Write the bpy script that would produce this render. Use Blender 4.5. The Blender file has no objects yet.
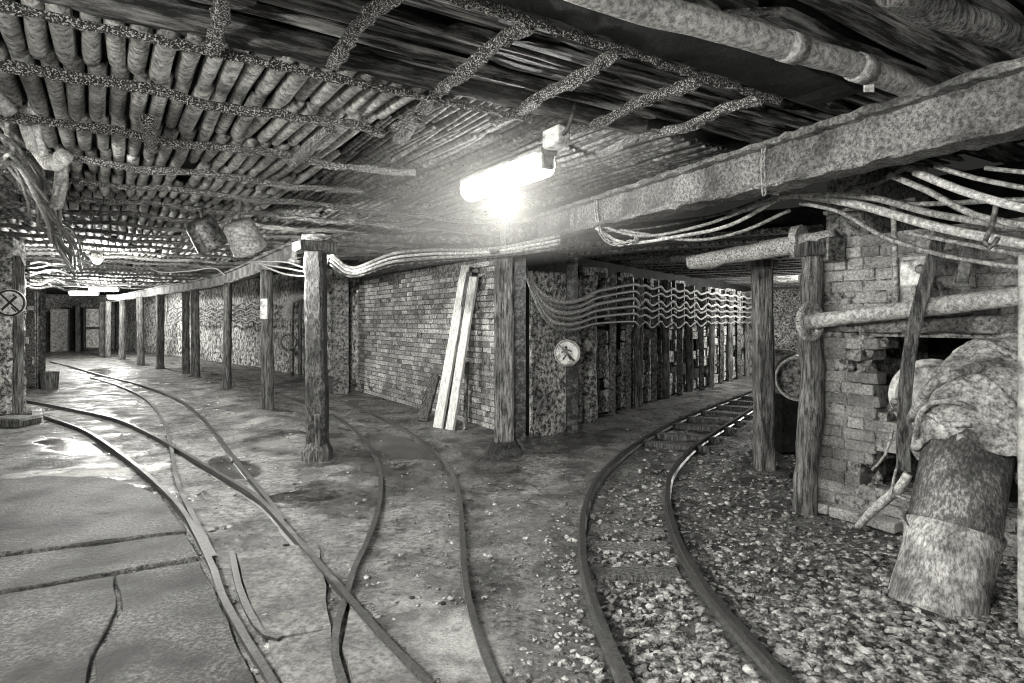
import bpy, bmesh, math, random
import numpy as np
from mathutils import Vector, Matrix

# ------------------------------------------------------------------ camera, world, lights, exposure
SC = bpy.context.scene
COL = SC.collection
FPX = 620.0          # focal length in pixels of the 1024 px wide frame
HC = 1.45            # eye height
HOR = 321.0          # horizon row
cam_d = bpy.data.cameras.new('camera')
cam_d.sensor_fit = 'HORIZONTAL'; cam_d.sensor_width = 36.0
cam_d.lens = 36.0*FPX/1024.0
cam_d.shift_y = -(341.5-HOR)/1024.0
cam_d.clip_start = 0.02; cam_d.clip_end = 200
cam = bpy.data.objects.new('camera', cam_d); COL.objects.link(cam)
cam.location = (0, 0, HC); cam.rotation_euler = (math.pi/2, 0, 0)
SC.camera = cam

w = bpy.data.worlds.new('mine_dark'); SC.world = w; w.use_nodes = True
w.node_tree.nodes['Background'].inputs[0].default_value = (1, .985, .93, 1)
w.node_tree.nodes['Background'].inputs[1].default_value = 0.02
SC.view_settings.view_transform = 'Standard'; SC.view_settings.look = 'None'
SC.view_settings.gamma = 1.0; SC.view_settings.exposure = 0.28
try: SC.view_settings.use_curve_mapping = False
except Exception: pass
SC.cycles.filter_width = 1.0
SC.cycles.use_denoising = True
SC.cycles.denoising_prefilter = 'ACCURATE'
SC.cycles.max_bounces = 6; SC.cycles.diffuse_bounces = 2; SC.cycles.volume_bounces = 0

TH = math.radians(33.0)
A2 = (-math.sin(TH), math.cos(TH))      # along the main gallery
B2 = (math.cos(TH), math.sin(TH))       # across it
def uv(u, v, z=0.0):
    return Vector((A2[0]*u+B2[0]*v, A2[1]*u+B2[1]*v, z))
def to_uv(x, y):
    return (A2[0]*x+A2[1]*y, B2[0]*x+B2[1]*y)
def at(px, py, d):
    return Vector(((px-512)*d/FPX, d, HC-(py-HOR)*d/FPX))
def fl(px, py, z=0.0):
    d = FPX*(HC-z)/(py-HOR)
    return Vector(((px-512)*d/FPX, d, z))
def atz(px, py, z):
    d = FPX*(z-HC)/(HOR-py)
    return Vector(((px-512)*d/FPX, d, z))

LIGHT_COL = (1.0, 0.99, 0.945)
def lamp_light(name, loc, energy, radius=0.06):
    l = bpy.data.lights.new(name, 'POINT'); l.energy = energy; l.shadow_soft_size = radius
    l.color = LIGHT_COL
    o = bpy.data.objects.new(name, l); o.location = loc; COL.objects.link(o)
    return o

E_MAIN, E_FILL, E_LEFT, E_FAR, E_RIGHT = 52, 470, 300, 300, 320
# (name, position, watts) of the tube lamps, added unseen ones included; each is built as a fixture below
LAMPS = [
    ('centre', uv(3.85, 2.43, 2.50), E_MAIN, 1.0, A2),
    ('fill_left', uv(.7, -1.0, 2.2), E_FILL, 1.25, A2),  # unseen, added to brighten the foreground and right wall
    ('fill_right', uv(-1.3, 1.9, 2.15), E_FILL*.12, 1.25, A2),  # unseen, added to light the roof ridges from the right
    ('fill_side', uv(3.85, -1.05, 2.3), 330, 1.1, A2),  # unseen, added to brighten the left pillar and brick wall
    ('gallery', atz(97, 259, 2.52), E_LEFT, 0.22, A2),
    ('gallery_far_1', atz(104, 289, 2.42), E_FAR, .75, (.97,.2)),
    ('gallery_far_2', atz(84, 293, 2.42), E_FAR, .85, (.97,.2)),
    ('gallery_far_3', atz(116, 297, 2.38), E_FAR, 0.55, (.97,.2)),
    ('branch', Vector((6.6, 13.2, 2.25)), E_RIGHT, 1.2, (0.57, 0.82)),
]
for n, p, e, L, dr in LAMPS:
    if L > 1.0:
        for s in (-.33, .33):
            lamp_light('lamp_light', p+Vector((dr[0]*s*L, dr[1]*s*L, -0.13)), e*.5)
    else:
        lamp_light('lamp_light', p+Vector((0, 0, -0.18)), e)

# ------------------------------------------------------------------ helpers
R = random.Random(7)
NP = np.random.RandomState(11)

def nrm(v):
    l = math.sqrt(sum(c*c for c in v)) or 1.0
    return tuple(c/l for c in v)

_lat = NP.rand(64, 64, 64)
def vnoise(x, y, z):
    x, y, z = (np.asarray(c, float) for c in (x, y, z))
    xi, yi, zi = np.floor(x).astype(int), np.floor(y).astype(int), np.floor(z).astype(int)
    fx, fy, fz = x-xi, y-yi, z-zi
    fx, fy, fz = (f*f*(3-2*f) for f in (fx, fy, fz))
    g = lambda i, j, k: _lat[(xi+i) & 63, (yi+j) & 63, (zi+k) & 63]
    c00 = g(0,0,0)*(1-fx)+g(1,0,0)*fx; c10 = g(0,1,0)*(1-fx)+g(1,1,0)*fx
    c01 = g(0,0,1)*(1-fx)+g(1,0,1)*fx; c11 = g(0,1,1)*(1-fx)+g(1,1,1)*fx
    return ((c00*(1-fy)+c10*fy)*(1-fz)+(c01*(1-fy)+c11*fy)*fz)*2-1
def fbm(x, y, z, oct=4):
    s = 0; a = 1; t = 0
    for o in range(oct):
        k = 2**o
        s = s+a*vnoise(x*k+o*7.3, y*k+o*3.1, z*k+o*5.7); t += a; a *= .5
    return s/t

def catmull(pts, step=0.1):
    P = [np.array(p, float) for p in pts]
    P = [2*P[0]-P[1]]+P+[2*P[-1]-P[-2]]
    out = []
    for i in range(1, len(P)-2):
        n = max(1, int(np.linalg.norm(P[i+1]-P[i])/step))
        for k in range(n):
            t = k/n
            a, b, c, d = P[i-1], P[i], P[i+1], P[i+2]
            out.append(.5*((2*b)+(-a+c)*t+(2*a-5*b+4*c-d)*t*t+(-a+3*b-3*c+d)*t**3))
    out.append(P[-2])
    return np.array(out)

def sweep(path, prof, scale=None, jit=0.0, caps=True, roll=None, freq=None):
    """profile (side, up) swept along the path"""
    path = np.asarray(path, float); n = len(path); prof = np.asarray(prof, float); m = len(prof)
    tang = np.gradient(path, axis=0); tang /= np.linalg.norm(tang, axis=1)[:, None]+1e-9
    V = []
    prev = None
    for i in range(n):
        t = tang[i]
        ref = np.array([0, 0, 1.0])
        if abs(t[2]) > .95 or prev is not None and abs(t[2]) > .8:
            s = prev if prev is not None else np.array([1.0, 0, 0])
            s = s-t*np.dot(s, t)
        else:
            s = np.cross(t, ref)
            if prev is not None and np.dot(s, prev) < 0: s = -s
        s /= np.linalg.norm(s)+1e-9
        prev = s
        up = np.cross(s, t)
        k = 1.0 if scale is None else scale[i]
        for q in prof:
            V.append(path[i]+s*q[0]*k+up*q[1]*k)
    V = np.array(V)
    if jit:
        if freq:
            d = np.stack([vnoise(V[:,0]*freq, V[:,1]*freq, V[:,2]*freq+o) for o in (0, 19.3, 41.7)], 1)
            V = V+d*jit
        else:
            V = V+(NP.rand(*V.shape)-.5)*2*jit
    F = []
    for i in range(n-1):
        for j in range(m):
            k = (j+1) % m
            F.append((i*m+j, i*m+k, (i+1)*m+k, (i+1)*m+j))
    if caps:
        F.append(tuple(range(m-1, -1, -1))); F.append(tuple((n-1)*m+j for j in range(m)))
    return V, F

def circ(r, n=8, ry=None):
    ry = r if ry is None else ry
    return [(r*math.cos(2*math.pi*k/n), ry*math.sin(2*math.pi*k/n)) for k in range(n)]
def rect(w_, h_, c=0.0):
    a, b = w_/2, h_/2
    if not c: return [(-a,-b),(a,-b),(a,b),(-a,b)]
    return [(-a+c,-b),(a-c,-b),(a,-b+c),(a,b-c),(a-c,b),(-a+c,b),(-a,b-c),(-a,-b+c)]
def ibeam(w_, h_, t, tw):
    a, b = w_/2, h_/2
    return [(-a,-b),(a,-b),(a,-b+t),(tw/2,-b+t),(tw/2,b-t),(a,b-t),(a,b),(-a,b),(-a,b-t),(-tw/2,b-t),(-tw/2,-b+t),(-a,-b+t)]
def tube(path, r, n=8, jit=0.0, step=None, freq=None, caps=True):
    p = catmull(path, step) if step else np.asarray(path, float)
    if np.isscalar(r): return sweep(p, circ(r, n), jit=jit, freq=freq, caps=caps)
    rr = np.interp(np.linspace(0, 1, len(p)), np.linspace(0, 1, len(r)), r)
    return sweep(p, circ(1.0, n), scale=rr, jit=jit, freq=freq, caps=caps)
def line(p, q, step=0.1):
    n = max(2, int((Vector(q)-Vector(p)).length/step)+1)
    return np.array([np.array(p)*(1-k/(n-1))+np.array(q)*(k/(n-1)) for k in range(n)])
def join(*parts):
    V = []; F = []; o = 0
    for v, f in parts:
        V.append(np.asarray(v)); F += [tuple(i+o for i in q) for q in f]; o += len(v)
    return np.concatenate(V), F
def lathe(prof, n=24, M=None):
    """prof list of (r, z); closed at ends when r == 0"""
    V = []; F = []
    for r, z in prof:
        for k in range(n):
            V.append((r*math.cos(2*math.pi*k/n), r*math.sin(2*math.pi*k/n), z))
    for i in range(len(prof)-1):
        for k in range(n):
            j = (k+1) % n
            F.append((i*n+k, i*n+j, (i+1)*n+j, (i+1)*n+k))
    V = np.array(V)
    if M is not None:
        V = np.array([M @ Vector(p) for p in V])
    return V, F
def boxm(sx, sy, sz, bev=0.0, jit=0.0, M=None, sub=0):
    bm = bmesh.new(); bmesh.ops.create_cube(bm, size=1)
    bmesh.ops.scale(bm, vec=(sx, sy, sz), verts=bm.verts)
    if sub: bmesh.ops.subdivide_edges(bm, edges=bm.edges[:], cuts=sub, use_grid_fill=True)
    if bev: bmesh.ops.bevel(bm, geom=[e for e in bm.edges if e.calc_face_angle(0) > .5], offset=bev, segments=1, affect='EDGES')
    V = np.array([v.co[:] for v in bm.verts]); bm.verts.index_update()
    F = [tuple(v.index for v in f.verts) for f in bm.faces]; bm.free()
    if jit: V = V+(NP.rand(*V.shape)-.5)*2*jit
    if M is not None: V = np.array([M @ Vector(p) for p in V])
    return V, F
def frame(o, xdir, zdir=(0,0,1)):
    """matrix with local x along xdir"""
    x = Vector(xdir).normalized(); z = Vector(zdir); y = z.cross(x).normalized(); z = x.cross(y)
    M = Matrix.Identity(4)
    for i, c in enumerate((x, y, z)):
        for k in range(3): M[k][i] = c[k]
    M.translation = Vector(o)
    return M

WLOC = {}
def mesh_of(name, vf):
    me = bpy.data.meshes.new(name)
    V, F = vf
    me.from_pydata([tuple(map(float, p)) for p in V], [], F); me.validate(); me.update()
    return me
def mk(name, vf, mat, parent=None, smooth=False, label=None, cat=None, group=None, kind=None):
    V = np.asarray(vf[0], float)
    if parent is not None: L = WLOC[parent.name]
    else:
        lo, hi = V.min(0), V.max(0); L = np.array([(lo[0]+hi[0])/2, (lo[1]+hi[1])/2, lo[2]])
    me = mesh_of(name, (V-L, vf[1]))
    bm = bmesh.new(); bm.from_mesh(me); bmesh.ops.recalc_face_normals(bm, faces=bm.faces); bm.to_mesh(me); bm.free()
    if smooth: me.polygons.foreach_set('use_smooth', [True]*len(me.polygons))
    me.materials.append(mat)
    o = bpy.data.objects.new(name, me); COL.objects.link(o)
    if parent is not None: o.parent = parent
    else: o.location = L
    WLOC[o.name] = L
    tag(o, label, cat, group, kind)
    return o
def tag(o, label=None, cat=None, group=None, kind=None):
    if label: o['label'] = label
    if cat: o['category'] = cat
    if group: o['group'] = group
    if kind: o['kind'] = kind
def thing(name, loc, label, cat, group=None):
    o = bpy.data.objects.new(name, None); COL.objects.link(o); o.location = loc; o.empty_display_size = .1
    WLOC[o.name] = np.array(loc, float)
    tag(o, label, cat, group)
    return o
def pixsize(p):
    """rough size of a piece in view; 0 outside the frame"""
    if p[1] < .3: return 0
    x = 512+FPX*p[0]/p[1]; y = HOR-FPX*(p[2]-HC)/p[1]
    if x < -30 or x > 1054 or y < -30 or y > 713: return 0
    return 1.0/p[1]
def pieces(parent, name, metas, items, mat, limit=300, rest_name=None):
    """items: (mesh index, matrix, weight); the largest in view become parts of their own, the rest one part"""
    L = Vector(WLOC[parent.name])
    order = sorted(items, key=lambda it: -(pixsize(it[1].translation)*it[2]))
    for k, (mi, M, wgt) in enumerate(order[:limit]):
        o = bpy.data.objects.new(name, metas[mi]); COL.objects.link(o); o.parent = parent
        M2 = M.copy(); M2.translation = M.translation-L; o.matrix_local = M2
    rest = order[limit:]
    if rest:
        arr = []
        cache = {}
        for mi, M, wgt in rest:
            if mi not in cache:
                me = metas[mi]
                cache[mi] = (np.array([v.co[:] for v in me.vertices]), [tuple(p.vertices) for p in me.polygons])
            v, f = cache[mi]
            m = np.array(M)
            arr.append((v @ m[:3, :3].T+m[:3, 3], f))
        o = mk(rest_name or name, join(*arr), mat, parent, kind='stuff')
        if metas[0].polygons[0].use_smooth: o.data.polygons.foreach_set('use_smooth', [True]*len(o.data.polygons))
def variants(name, vfs, mat, smooth=False):
    out = []
    for vf in vfs:
        me = mesh_of(name, vf); me.materials.append(mat)
        bm = bmesh.new(); bm.from_mesh(me); bmesh.ops.recalc_face_normals(bm, faces=bm.faces); bm.to_mesh(me); bm.free()
        if smooth: me.polygons.foreach_set('use_smooth', [True]*len(me.polygons))
        out.append(me)
    return out

# ------------------------------------------------------------------ materials
def grey(v): return (v, v*.99, v*.955, 1)
def material(name, dark, light, scale=12, lo=.35, hi=.65, rough=.8, bump=.4, bscale=None, bdist=.01, metal=0, rnd=.0,
             stain=.0, stain_scale=1.5, aniso=None, speck=0.0, speck_scale=80, rough2=None, spec=.5, detail=9):
    c_ = (lo+hi)/2; lo, hi = c_+.015+(lo-c_)*.66, c_+.015+(hi-c_)*.66; dark *= .36; light = min(light*1.1, .9)
    m = bpy.data.materials.new(name); m.use_nodes = True
    nt = m.node_tree; N = nt.nodes; K = nt.links
    b = N['Principled BSDF']; b.inputs['Roughness'].default_value = rough; b.inputs['Metallic'].default_value = metal
    b.inputs['Specular IOR Level'].default_value = spec
    g = N.new('ShaderNodeNewGeometry')
    src = g.outputs['Position']
    if aniso:
        mp = N.new('ShaderNodeMapping'); mp.inputs['Scale'].default_value = aniso[0]
        if aniso[1]:
            mp.vector_type = 'TEXTURE'; mp.inputs['Rotation'].default_value = (0, 0, aniso[1]); mp.inputs['Scale'].default_value = tuple(1/c for c in aniso[0])
        K.new(src, mp.inputs[0]); src = mp.outputs[0]
    n1 = N.new('ShaderNodeTexNoise'); n1.inputs['Scale'].default_value = scale; n1.inputs['Detail'].default_value = detail
    n1.inputs['Roughness'].default_value = .76; K.new(src, n1.inputs['Vector'])
    mr = N.new('ShaderNodeMapRange'); mr.inputs[1].default_value = lo; mr.inputs[2].default_value = hi
    K.new(n1.outputs['Fac'], mr.inputs[0])
    mix = N.new('ShaderNodeMix'); mix.data_type = 'RGBA'
    mix.inputs[6].default_value = grey(dark); mix.inputs[7].default_value = grey(light)
    K.new(mr.outputs[0], mix.inputs[0]); col = mix.outputs[2]
    def mult(col, fac_socket):
        mm = N.new('ShaderNodeMix'); mm.data_type = 'RGBA'; mm.blend_type = 'MULTIPLY'; mm.inputs[0].default_value = 1
        K.new(col, mm.inputs[6]); K.new(fac_socket, mm.inputs[7]); return mm.outputs[2]
    if stain:
        n2 = N.new('ShaderNodeTexNoise'); n2.inputs['Scale'].default_value = stain_scale; n2.inputs['Detail'].default_value = 6
        K.new(g.outputs['Position'], n2.inputs['Vector'])
        r2 = N.new('ShaderNodeMapRange'); r2.inputs[1].default_value = .38; r2.inputs[2].default_value = .6
        r2.inputs[3].default_value = 1-stain; r2.inputs[4].default_value = 1
        K.new(n2.outputs['Fac'], r2.inputs[0]); col = mult(col, r2.outputs[0])
    if rnd:
        oi = N.new('ShaderNodeObjectInfo')
        ad = N.new('ShaderNodeMath'); ad.operation = 'ADD'
        K.new(oi.outputs['Random'], ad.inputs[0]); K.new(g.outputs['Random Per Island'], ad.inputs[1])
        fr = N.new('ShaderNodeMath'); fr.operation = 'FRACT'; K.new(ad.outputs[0], fr.inputs[0])
        r3 = N.new('ShaderNodeMapRange'); r3.inputs[3].default_value = 1-rnd; r3.inputs[4].default_value = 1+rnd*.6
        K.new(fr.outputs[0], r3.inputs[0]); col = mult(col, r3.outputs[0])
    if speck:
        n4 = N.new('ShaderNodeTexNoise'); n4.inputs['Scale'].default_value = speck_scale; n4.inputs['Detail'].default_value = 3
        K.new(g.outputs['Position'], n4.inputs['Vector'])
        r4 = N.new('ShaderNodeMapRange'); r4.inputs[1].default_value = .52; r4.inputs[2].default_value = .62
        K.new(n4.outputs['Fac'], r4.inputs[0])
        mx = N.new('ShaderNodeMix'); mx.data_type = 'RGBA'; mx.inputs[7].default_value = grey(speck)
        K.new(r4.outputs[0], mx.inputs[0]); K.new(col, mx.inputs[6]); col = mx.outputs[2]
    K.new(col, b.inputs['Base Color'])
    if rough2 is not None:
        rr = N.new('ShaderNodeMapRange'); rr.inputs[1].default_value = lo; rr.inputs[2].default_value = hi
        rr.inputs[3].default_value = rough; rr.inputs[4].default_value = rough2
        K.new(n1.outputs['Fac'], rr.inputs[0]); K.new(rr.outputs[0], b.inputs['Roughness'])
    if bump:
        nb = N.new('ShaderNodeTexNoise'); nb.inputs['Scale'].default_value = bscale or scale*2; nb.inputs['Detail'].default_value = 8
        nb.inputs['Roughness'].default_value = .7; K.new(src, nb.inputs['Vector'])
        bp = N.new('ShaderNodeBump'); bp.inputs['Strength'].default_value = bump; bp.inputs['Distance'].default_value = bdist
        K.new(nb.outputs['Fac'], bp.inputs['Height']); K.new(bp.outputs[0], b.inputs['Normal'])
    return m

def emission(name, strength):
    m = bpy.data.materials.new(name); m.use_nodes = True
    nt = m.node_tree; nt.nodes.clear()
    e = nt.nodes.new('ShaderNodeEmission'); e.inputs[0].default_value = (*LIGHT_COL, 1); e.inputs[1].default_value = strength
    o = nt.nodes.new('ShaderNodeOutputMaterial'); nt.links.new(e.outputs[0], o.inputs[0])
    return m

M = {}
M['brick'] = material('aged_brick', .35, .85, 40, .32, .68, .85, .8, 50, .012, rnd=.55, stain=.5, stain_scale=1.1)
M['brick_near'] = material('pale_worn_brick', .5, .56, 55, .30, .70, .88, 1.0, 40, .016, rnd=.35, stain=.5, stain_scale=3.0)
M['mortar'] = material('dark_mortar', .03, .22, 18, .35, .65, .95, .8, 40, .02)
M['mortar_near'] = material('crumbling_mortar', .10, .36, 22, .35, .62, .95, .9, 35, .02)
M['farwall'] = material('whitewashed_masonry', .12, .75, 9, .38, .6, .9, .9, 12, .03, stain=.5, stain_scale=.8)
M['lagging'] = material('weathered_roof_lagging', .30, .88, 26, .30, .66, .7, .6, 40, .012, rnd=.3, stain=.6, stain_scale=2.5)
M['plank_dark'] = material('dark_roof_board', .06, .46, 9, .40, .66, .6, .9, 24, .015, rnd=.6, aniso=((.22, 3.0, 2.4), TH))
M['beam'] = material('soaked_roof_beam', .02, .20, 10, .40, .68, .65, .9, 24, .015, aniso=((.3, 3.0, 2.4), TH))
M['slat'] = material('dark_narrow_lagging', .04, .34, 20, .38, .66, .7, .7, 40, .012, rnd=.45, stain=.6, stain_scale=2.0)
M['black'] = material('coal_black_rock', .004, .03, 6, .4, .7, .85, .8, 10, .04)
M['crust'] = material('crusted_steel', .02, .10, 60, .40, .66, .75, 1.0, 90, .02, speck=.62, speck_scale=115)
M['girder'] = material('lime_crusted_girder', .26, .48, 46, .34, .66, .8, 1.0, 46, .03, stain=.65, stain_scale=3)
M['timber'] = material('rough_grey_timber', .04, .33, 16, .34, .68, .8, .9, 26, .015, aniso=((3.0, 3.0, .28), 0), stain=.5, stain_scale=3)
M['timber_dark'] = material('soaked_dark_timber', .015, .20, 16, .36, .7, .6, .9, 26, .015, aniso=((3, 3, .3), 0))
M['timber_mottled'] = material('mottled_old_timber', .02, .17, 30, .36, .66, .7, 1.0, 50, .015, aniso=((1.6,1.6,.6),0), stain=.6, stain_scale=5)
M['timber_new'] = material('fresh_sawn_timber', 1.0, .92, 14, .3, .7, .7, .25, 30, .004, aniso=((4, 4, .25), 0))
M['steel'] = material('rusted_steel', .03, .26, 22, .35, .68, .45, .6, 50, .006, metal=.4)
M['rail'] = material('worn_rail_steel', .12, .10, 50, .36, .66, .38, .6, 70, .004, metal=.4)
M['pipe'] = material('flaking_painted_pipe', .45, .58, 40, .34, .64, .7, .6, 30, .008, stain=.3)
M['duct'] = material('lime_streaked_duct', .30, .55, 45, .40, .70, .75, .8, 30, .012, stain=.75, stain_scale=4.5, aniso=((1.5,1.5,.7),0))
M['duct_pale'] = material('lime_caked_duct', .6, .74, 45, .36, .62, .8, .9, 24, .014, stain=.75, stain_scale=5, aniso=((1.4,1.4,.5),0))
M['canvas'] = material('torn_grey_canvas', .35, .66, 40, .34, .64, .85, .7, 24, .012, stain=.6, stain_scale=6)
M['cable'] = material('dusty_rubber_cable', .30, .48, 40, .36, .66, .6, .4, 60, .004)
M['cable_dark'] = material('dark_rubber_cable', .02, .20, 16, .4, .7, .45, .3, 60, .004)
M['hose'] = material('pale_dusty_hose', .65, .75, 40, .34, .66, .7, .4, 40, .005)
M['log'] = material('mud_crusted_log', .40, .62, 60, .36, .62, .85, 1.0, 40, .015, stain=.3, stain_scale=4)
M['paint_white'] = material('dirty_white_paint', .45, .85, 10, .32, .6, .5, .2, 40, .003)
M['paint_black'] = material('faded_black_paint', .02, .06, 10, .3, .7, .5, 0)
M['housing'] = material('grey_lamp_housing', .25, .55, 10, .3, .7, .5, .2, 40, .003)
M['stone'] = material('broken_grey_stone', .05, .50, 16, .36, .66, .8, .6, 50, .006, rnd=.55)
M['slab'] = material('worn_wet_concrete', .07, .24, 50, .38, .62, .45, 1.0, 34, .06, stain=.8, stain_scale=2.2, rough2=.75)
M['plate'] = material('worn_floor_plate', .22, .25, 30, .32, .7, .8, .35, 50, .006, stain=.5, stain_scale=3)
M['whitewash'] = material('patchy_whitewash', .16, .8, 18, .38, .62, .85, .7, 20, .012, stain=.5, stain_scale=2)
M['glow'] = emission('lit_tube', 9)
M['glow_far'] = emission('lit_bulb', 22)

# floor: gravel / mud / wet concrete by painted weights; a puddle's lamp reflection included
def floor_material():
    m = bpy.data.materials.new('mine_floor'); m.use_nodes = True
    nt = m.node_tree; N = nt.nodes; K = nt.links
    b = N['Principled BSDF']
    g = N.new('ShaderNodeNewGeometry'); at_ = N.new('ShaderNodeAttribute'); at_.attribute_name = 'ground'
    sep = N.new('ShaderNodeSeparateColor'); K.new(at_.outputs['Color'], sep.inputs[0])
    def noise(scale, detail=9, rough=.7):
        n = N.new('ShaderNodeTexNoise'); n.inputs['Scale'].default_value = scale; n.inputs['Detail'].default_value = detail
        n.inputs['Roughness'].default_value = rough; K.new(g.outputs['Position'], n.inputs['Vector']); return n.outputs['Fac']
    def rng(s, a, b_, c=0, d=1):
        r = N.new('ShaderNodeMapRange'); r.inputs[1].default_value = a; r.inputs[2].default_value = b_
        r.inputs[3].default_value = c; r.inputs[4].default_value = d; K.new(s, r.inputs[0]); return r.outputs[0]
    def mixc(f, a, b_):
        x = N.new('ShaderNodeMix'); x.data_type = 'RGBA'; K.new(f, x.inputs[0])
        for s, i in ((a, 6), (b_, 7)):
            if isinstance(s, tuple): x.inputs[i].default_value = s
            else: K.new(s, x.inputs[i])
        return x.outputs[2]
    fine = noise(60, 10, .8); mid = noise(22, 9, .75); big = noise(1.3, 6)
    mud = mixc(rng(fine, .40, .62), grey(.015), grey(.34))
    mud = mixc(rng(big, .35, .6), mud, mixc(rng(mid, .40, .60), grey(.03), grey(.44)))
    grav = mixc(rng(noise(30, 6, .8), .4, .62), grey(.012), grey(.3))
    conc = mixc(rng(noise(48), .40, .60), grey(.02), grey(.28))
    col = mixc(sep.outputs[0], mud, grav); col = mixc(sep.outputs[1], col, conc)
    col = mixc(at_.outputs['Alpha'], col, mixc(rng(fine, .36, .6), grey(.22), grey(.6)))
    st = N.new('ShaderNodeMix'); st.data_type = 'RGBA'; st.blend_type = 'MULTIPLY'; st.inputs[0].default_value = 1
    K.new(col, st.inputs[6]); K.new(rng(noise(2.4, 7, .7), .40, .58, .28, 1.05), st.inputs[7]); col = st.outputs[2]
    dark = N.new('ShaderNodeMix'); dark.data_type = 'RGBA'; dark.blend_type = 'MULTIPLY'; dark.inputs[0].default_value = 1
    K.new(col, dark.inputs[6]); K.new(rng(sep.outputs[2], 0, 1, 1, .28), dark.inputs[7])
    K.new(dark.outputs[2], b.inputs['Base Color'])
    wet = rng(noise(2.6, 7, .65), .42, .56, .24, .75)
    rr = N.new('ShaderNodeMix'); rr.data_type = 'FLOAT'; K.new(sep.outputs[2], rr.inputs[0]); K.new(wet, rr.inputs[2]); rr.inputs[3].default_value = .12
    K.new(rr.outputs[0], b.inputs['Roughness'])
    bp = N.new('ShaderNodeBump'); bp.inputs['Distance'].default_value = .04
    K.new(rng(sep.outputs[2], 0, 1, .75, .08), bp.inputs['Strength'])
    K.new(noise(40, 9, .85), bp.inputs['Height']); K.new(bp.outputs[0], b.inputs['Normal'])
    return m
M['floor'] = floor_material()

# ------------------------------------------------------------------ rails: paths on the ground
RZ = .05
def rpath(pts, far=None):
    P = [fl(x, y, RZ) for x, y in pts]
    if far: P += [Vector((*p, RZ)) for p in far]
    return catmull([tuple(p) for p in P], .12)
RA = rpath([(640,715),(625,683),(603,630),(588,585),(582,545),(585,510),(600,478),(630,450),(665,428),(705,410),(755,391)], [(6.7,15.0),(9.5,19.0)])
RB = rpath([(820,720),(785,683),(740,632),(712,600),(684,555),(671,520),(668,490),(676,468),(700,444),(735,421),(757,407)], [(5.9,12.9),(7.3,14.8),(10.1,18.8)])
RC = rpath([(520,715),(500,683),(478,630),(466,580),(462,530),(460,500),(452,472),(435,450),(405,428),(370,411),(330,396),(290,386),(250,379),(215,372),(170,362)])
RD = rpath([(352,720),(345,683),(335,650),(337,620),(345,595),(354,565),(366,540),(377,510),(381,480),(376,455),(362,435),(340,418),(310,403),(275,392),(235,384),(200,376),(160,366)])
RE = rpath([(27,400),(70,408),(115,418),(150,433),(177,448),(215,470),(257,496),(290,530),(345,592),(385,637),(430,683),(465,720)])
RF = rpath([(44,415),(84,429),(124,455),(155,480),(182,508),(209,557),(222,593),(245,635),(275,683),(290,715)])
RI = rpath([(90,376),(120,385),(146,398),(162,418),(170,440),(177,478),(195,517),(214,553)])
RJ = rpath([(50,361),(75,367),(100,374),(140,384),(177,398),(200,415),(213,429),(237,460),(260,487),(284,518)])

# ------------------------------------------------------------------ floor
def seg_dist(X, Y, path):
    P = np.asarray(path)[:, :2]
    D = np.full(X.shape, 1e9)
    for i in range(0, len(P)-1, 2):
        j = min(i+2, len(P)-1)
        p, q = P[i], P[j]; e = q-p; L = (e**2).sum()+1e-9
        t = np.clip(((X-p[0])*e[0]+(Y-p[1])*e[1])/L, 0, 1)
        D = np.minimum(D, (X-p[0]-t*e[0])**2+(Y-p[1]-t*e[1])**2)
    return np.sqrt(D)
def side_of(X, Y, path):
    """x offset right of a path given as y -> x"""
    P = np.asarray(path); o = np.argsort(P[:, 1])
    return X-np.interp(Y, P[o, 1], P[o, 0])
def sstep(x, a, b): 
    t = np.clip((x-a)/(b-a), 0, 1); return t*t*(3-2*t)

xs = np.concatenate([np.arange(-27, -8, .4), np.arange(-8, -3.2, .12), np.arange(-3.2, 4.2, .045), np.arange(4.2, 15, .3)])
ys = np.concatenate([np.arange(-3.5, 1.8, .3), np.arange(1.8, 7.5, .045), np.arange(7.5, 14, .1), np.arange(14, 38, .4)])
X, Y = np.meshgrid(xs, ys)
PUDDLES = [(fl(105,372), 2.2, .8, 2.1), (fl(400,446), .9, .35, 2.1), (fl(385,470), .5, .2, 2.2),
           (fl(230,465), .7, .25, 2.2), (fl(75,445), .9, .3, 2.6), (fl(60,500), .7, .22, .1), (fl(110,490), .5, .16, .2), (fl(300,495), .5, .2, 0.2)]
wetw = np.zeros_like(X)
for c, ra, rb, an in PUDDLES:
    dx, dy = X-c.x, Y-c.y
    p = (dx*math.cos(an)+dy*math.sin(an))/ra; q = (-dx*math.sin(an)+dy*math.cos(an))/rb
    rr = np.sqrt(p*p+q*q)+fbm(X*2.3, Y*2.3, X*0+3, 4)*.55
    wetw = np.maximum(wetw, 1-sstep(rr, .75, 1.0))
damp = np.zeros_like(X)
for c, ra, rb, an in ((fl(385,455), 2.6, .95, 2.15), (fl(330,500), .9, .5, 2.1), (fl(560,440), 1.1, .6, .9), (fl(60,500), 1.3, .5, .15), (fl(270,440), 1.0, .4, 2.1)):
    dx, dy = X-c.x, Y-c.y
    p = (dx*math.cos(an)+dy*math.sin(an))/ra; q = (-dx*math.sin(an)+dy*math.cos(an))/rb
    damp = np.maximum(damp, .75*(1-sstep(np.sqrt(p*p+q*q)+fbm(X*1.9, Y*1.9, X*0+13, 4)*.7, .55, 1.15)))
gr = sstep(side_of(X, Y, RA)+fbm(X*1.5, Y*1.5, X*0+8, 3)*.5, -.5, .25)
U_ = A2[0]*X+A2[1]*Y; V_ = B2[0]*X+B2[1]*Y
conc = sstep(-side_of(X, Y, RF)+fbm(X*1.1, Y*1.1, X*0, 3)*.25, -.1, .25)*sstep(9.0-Y, 0, 2)
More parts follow.
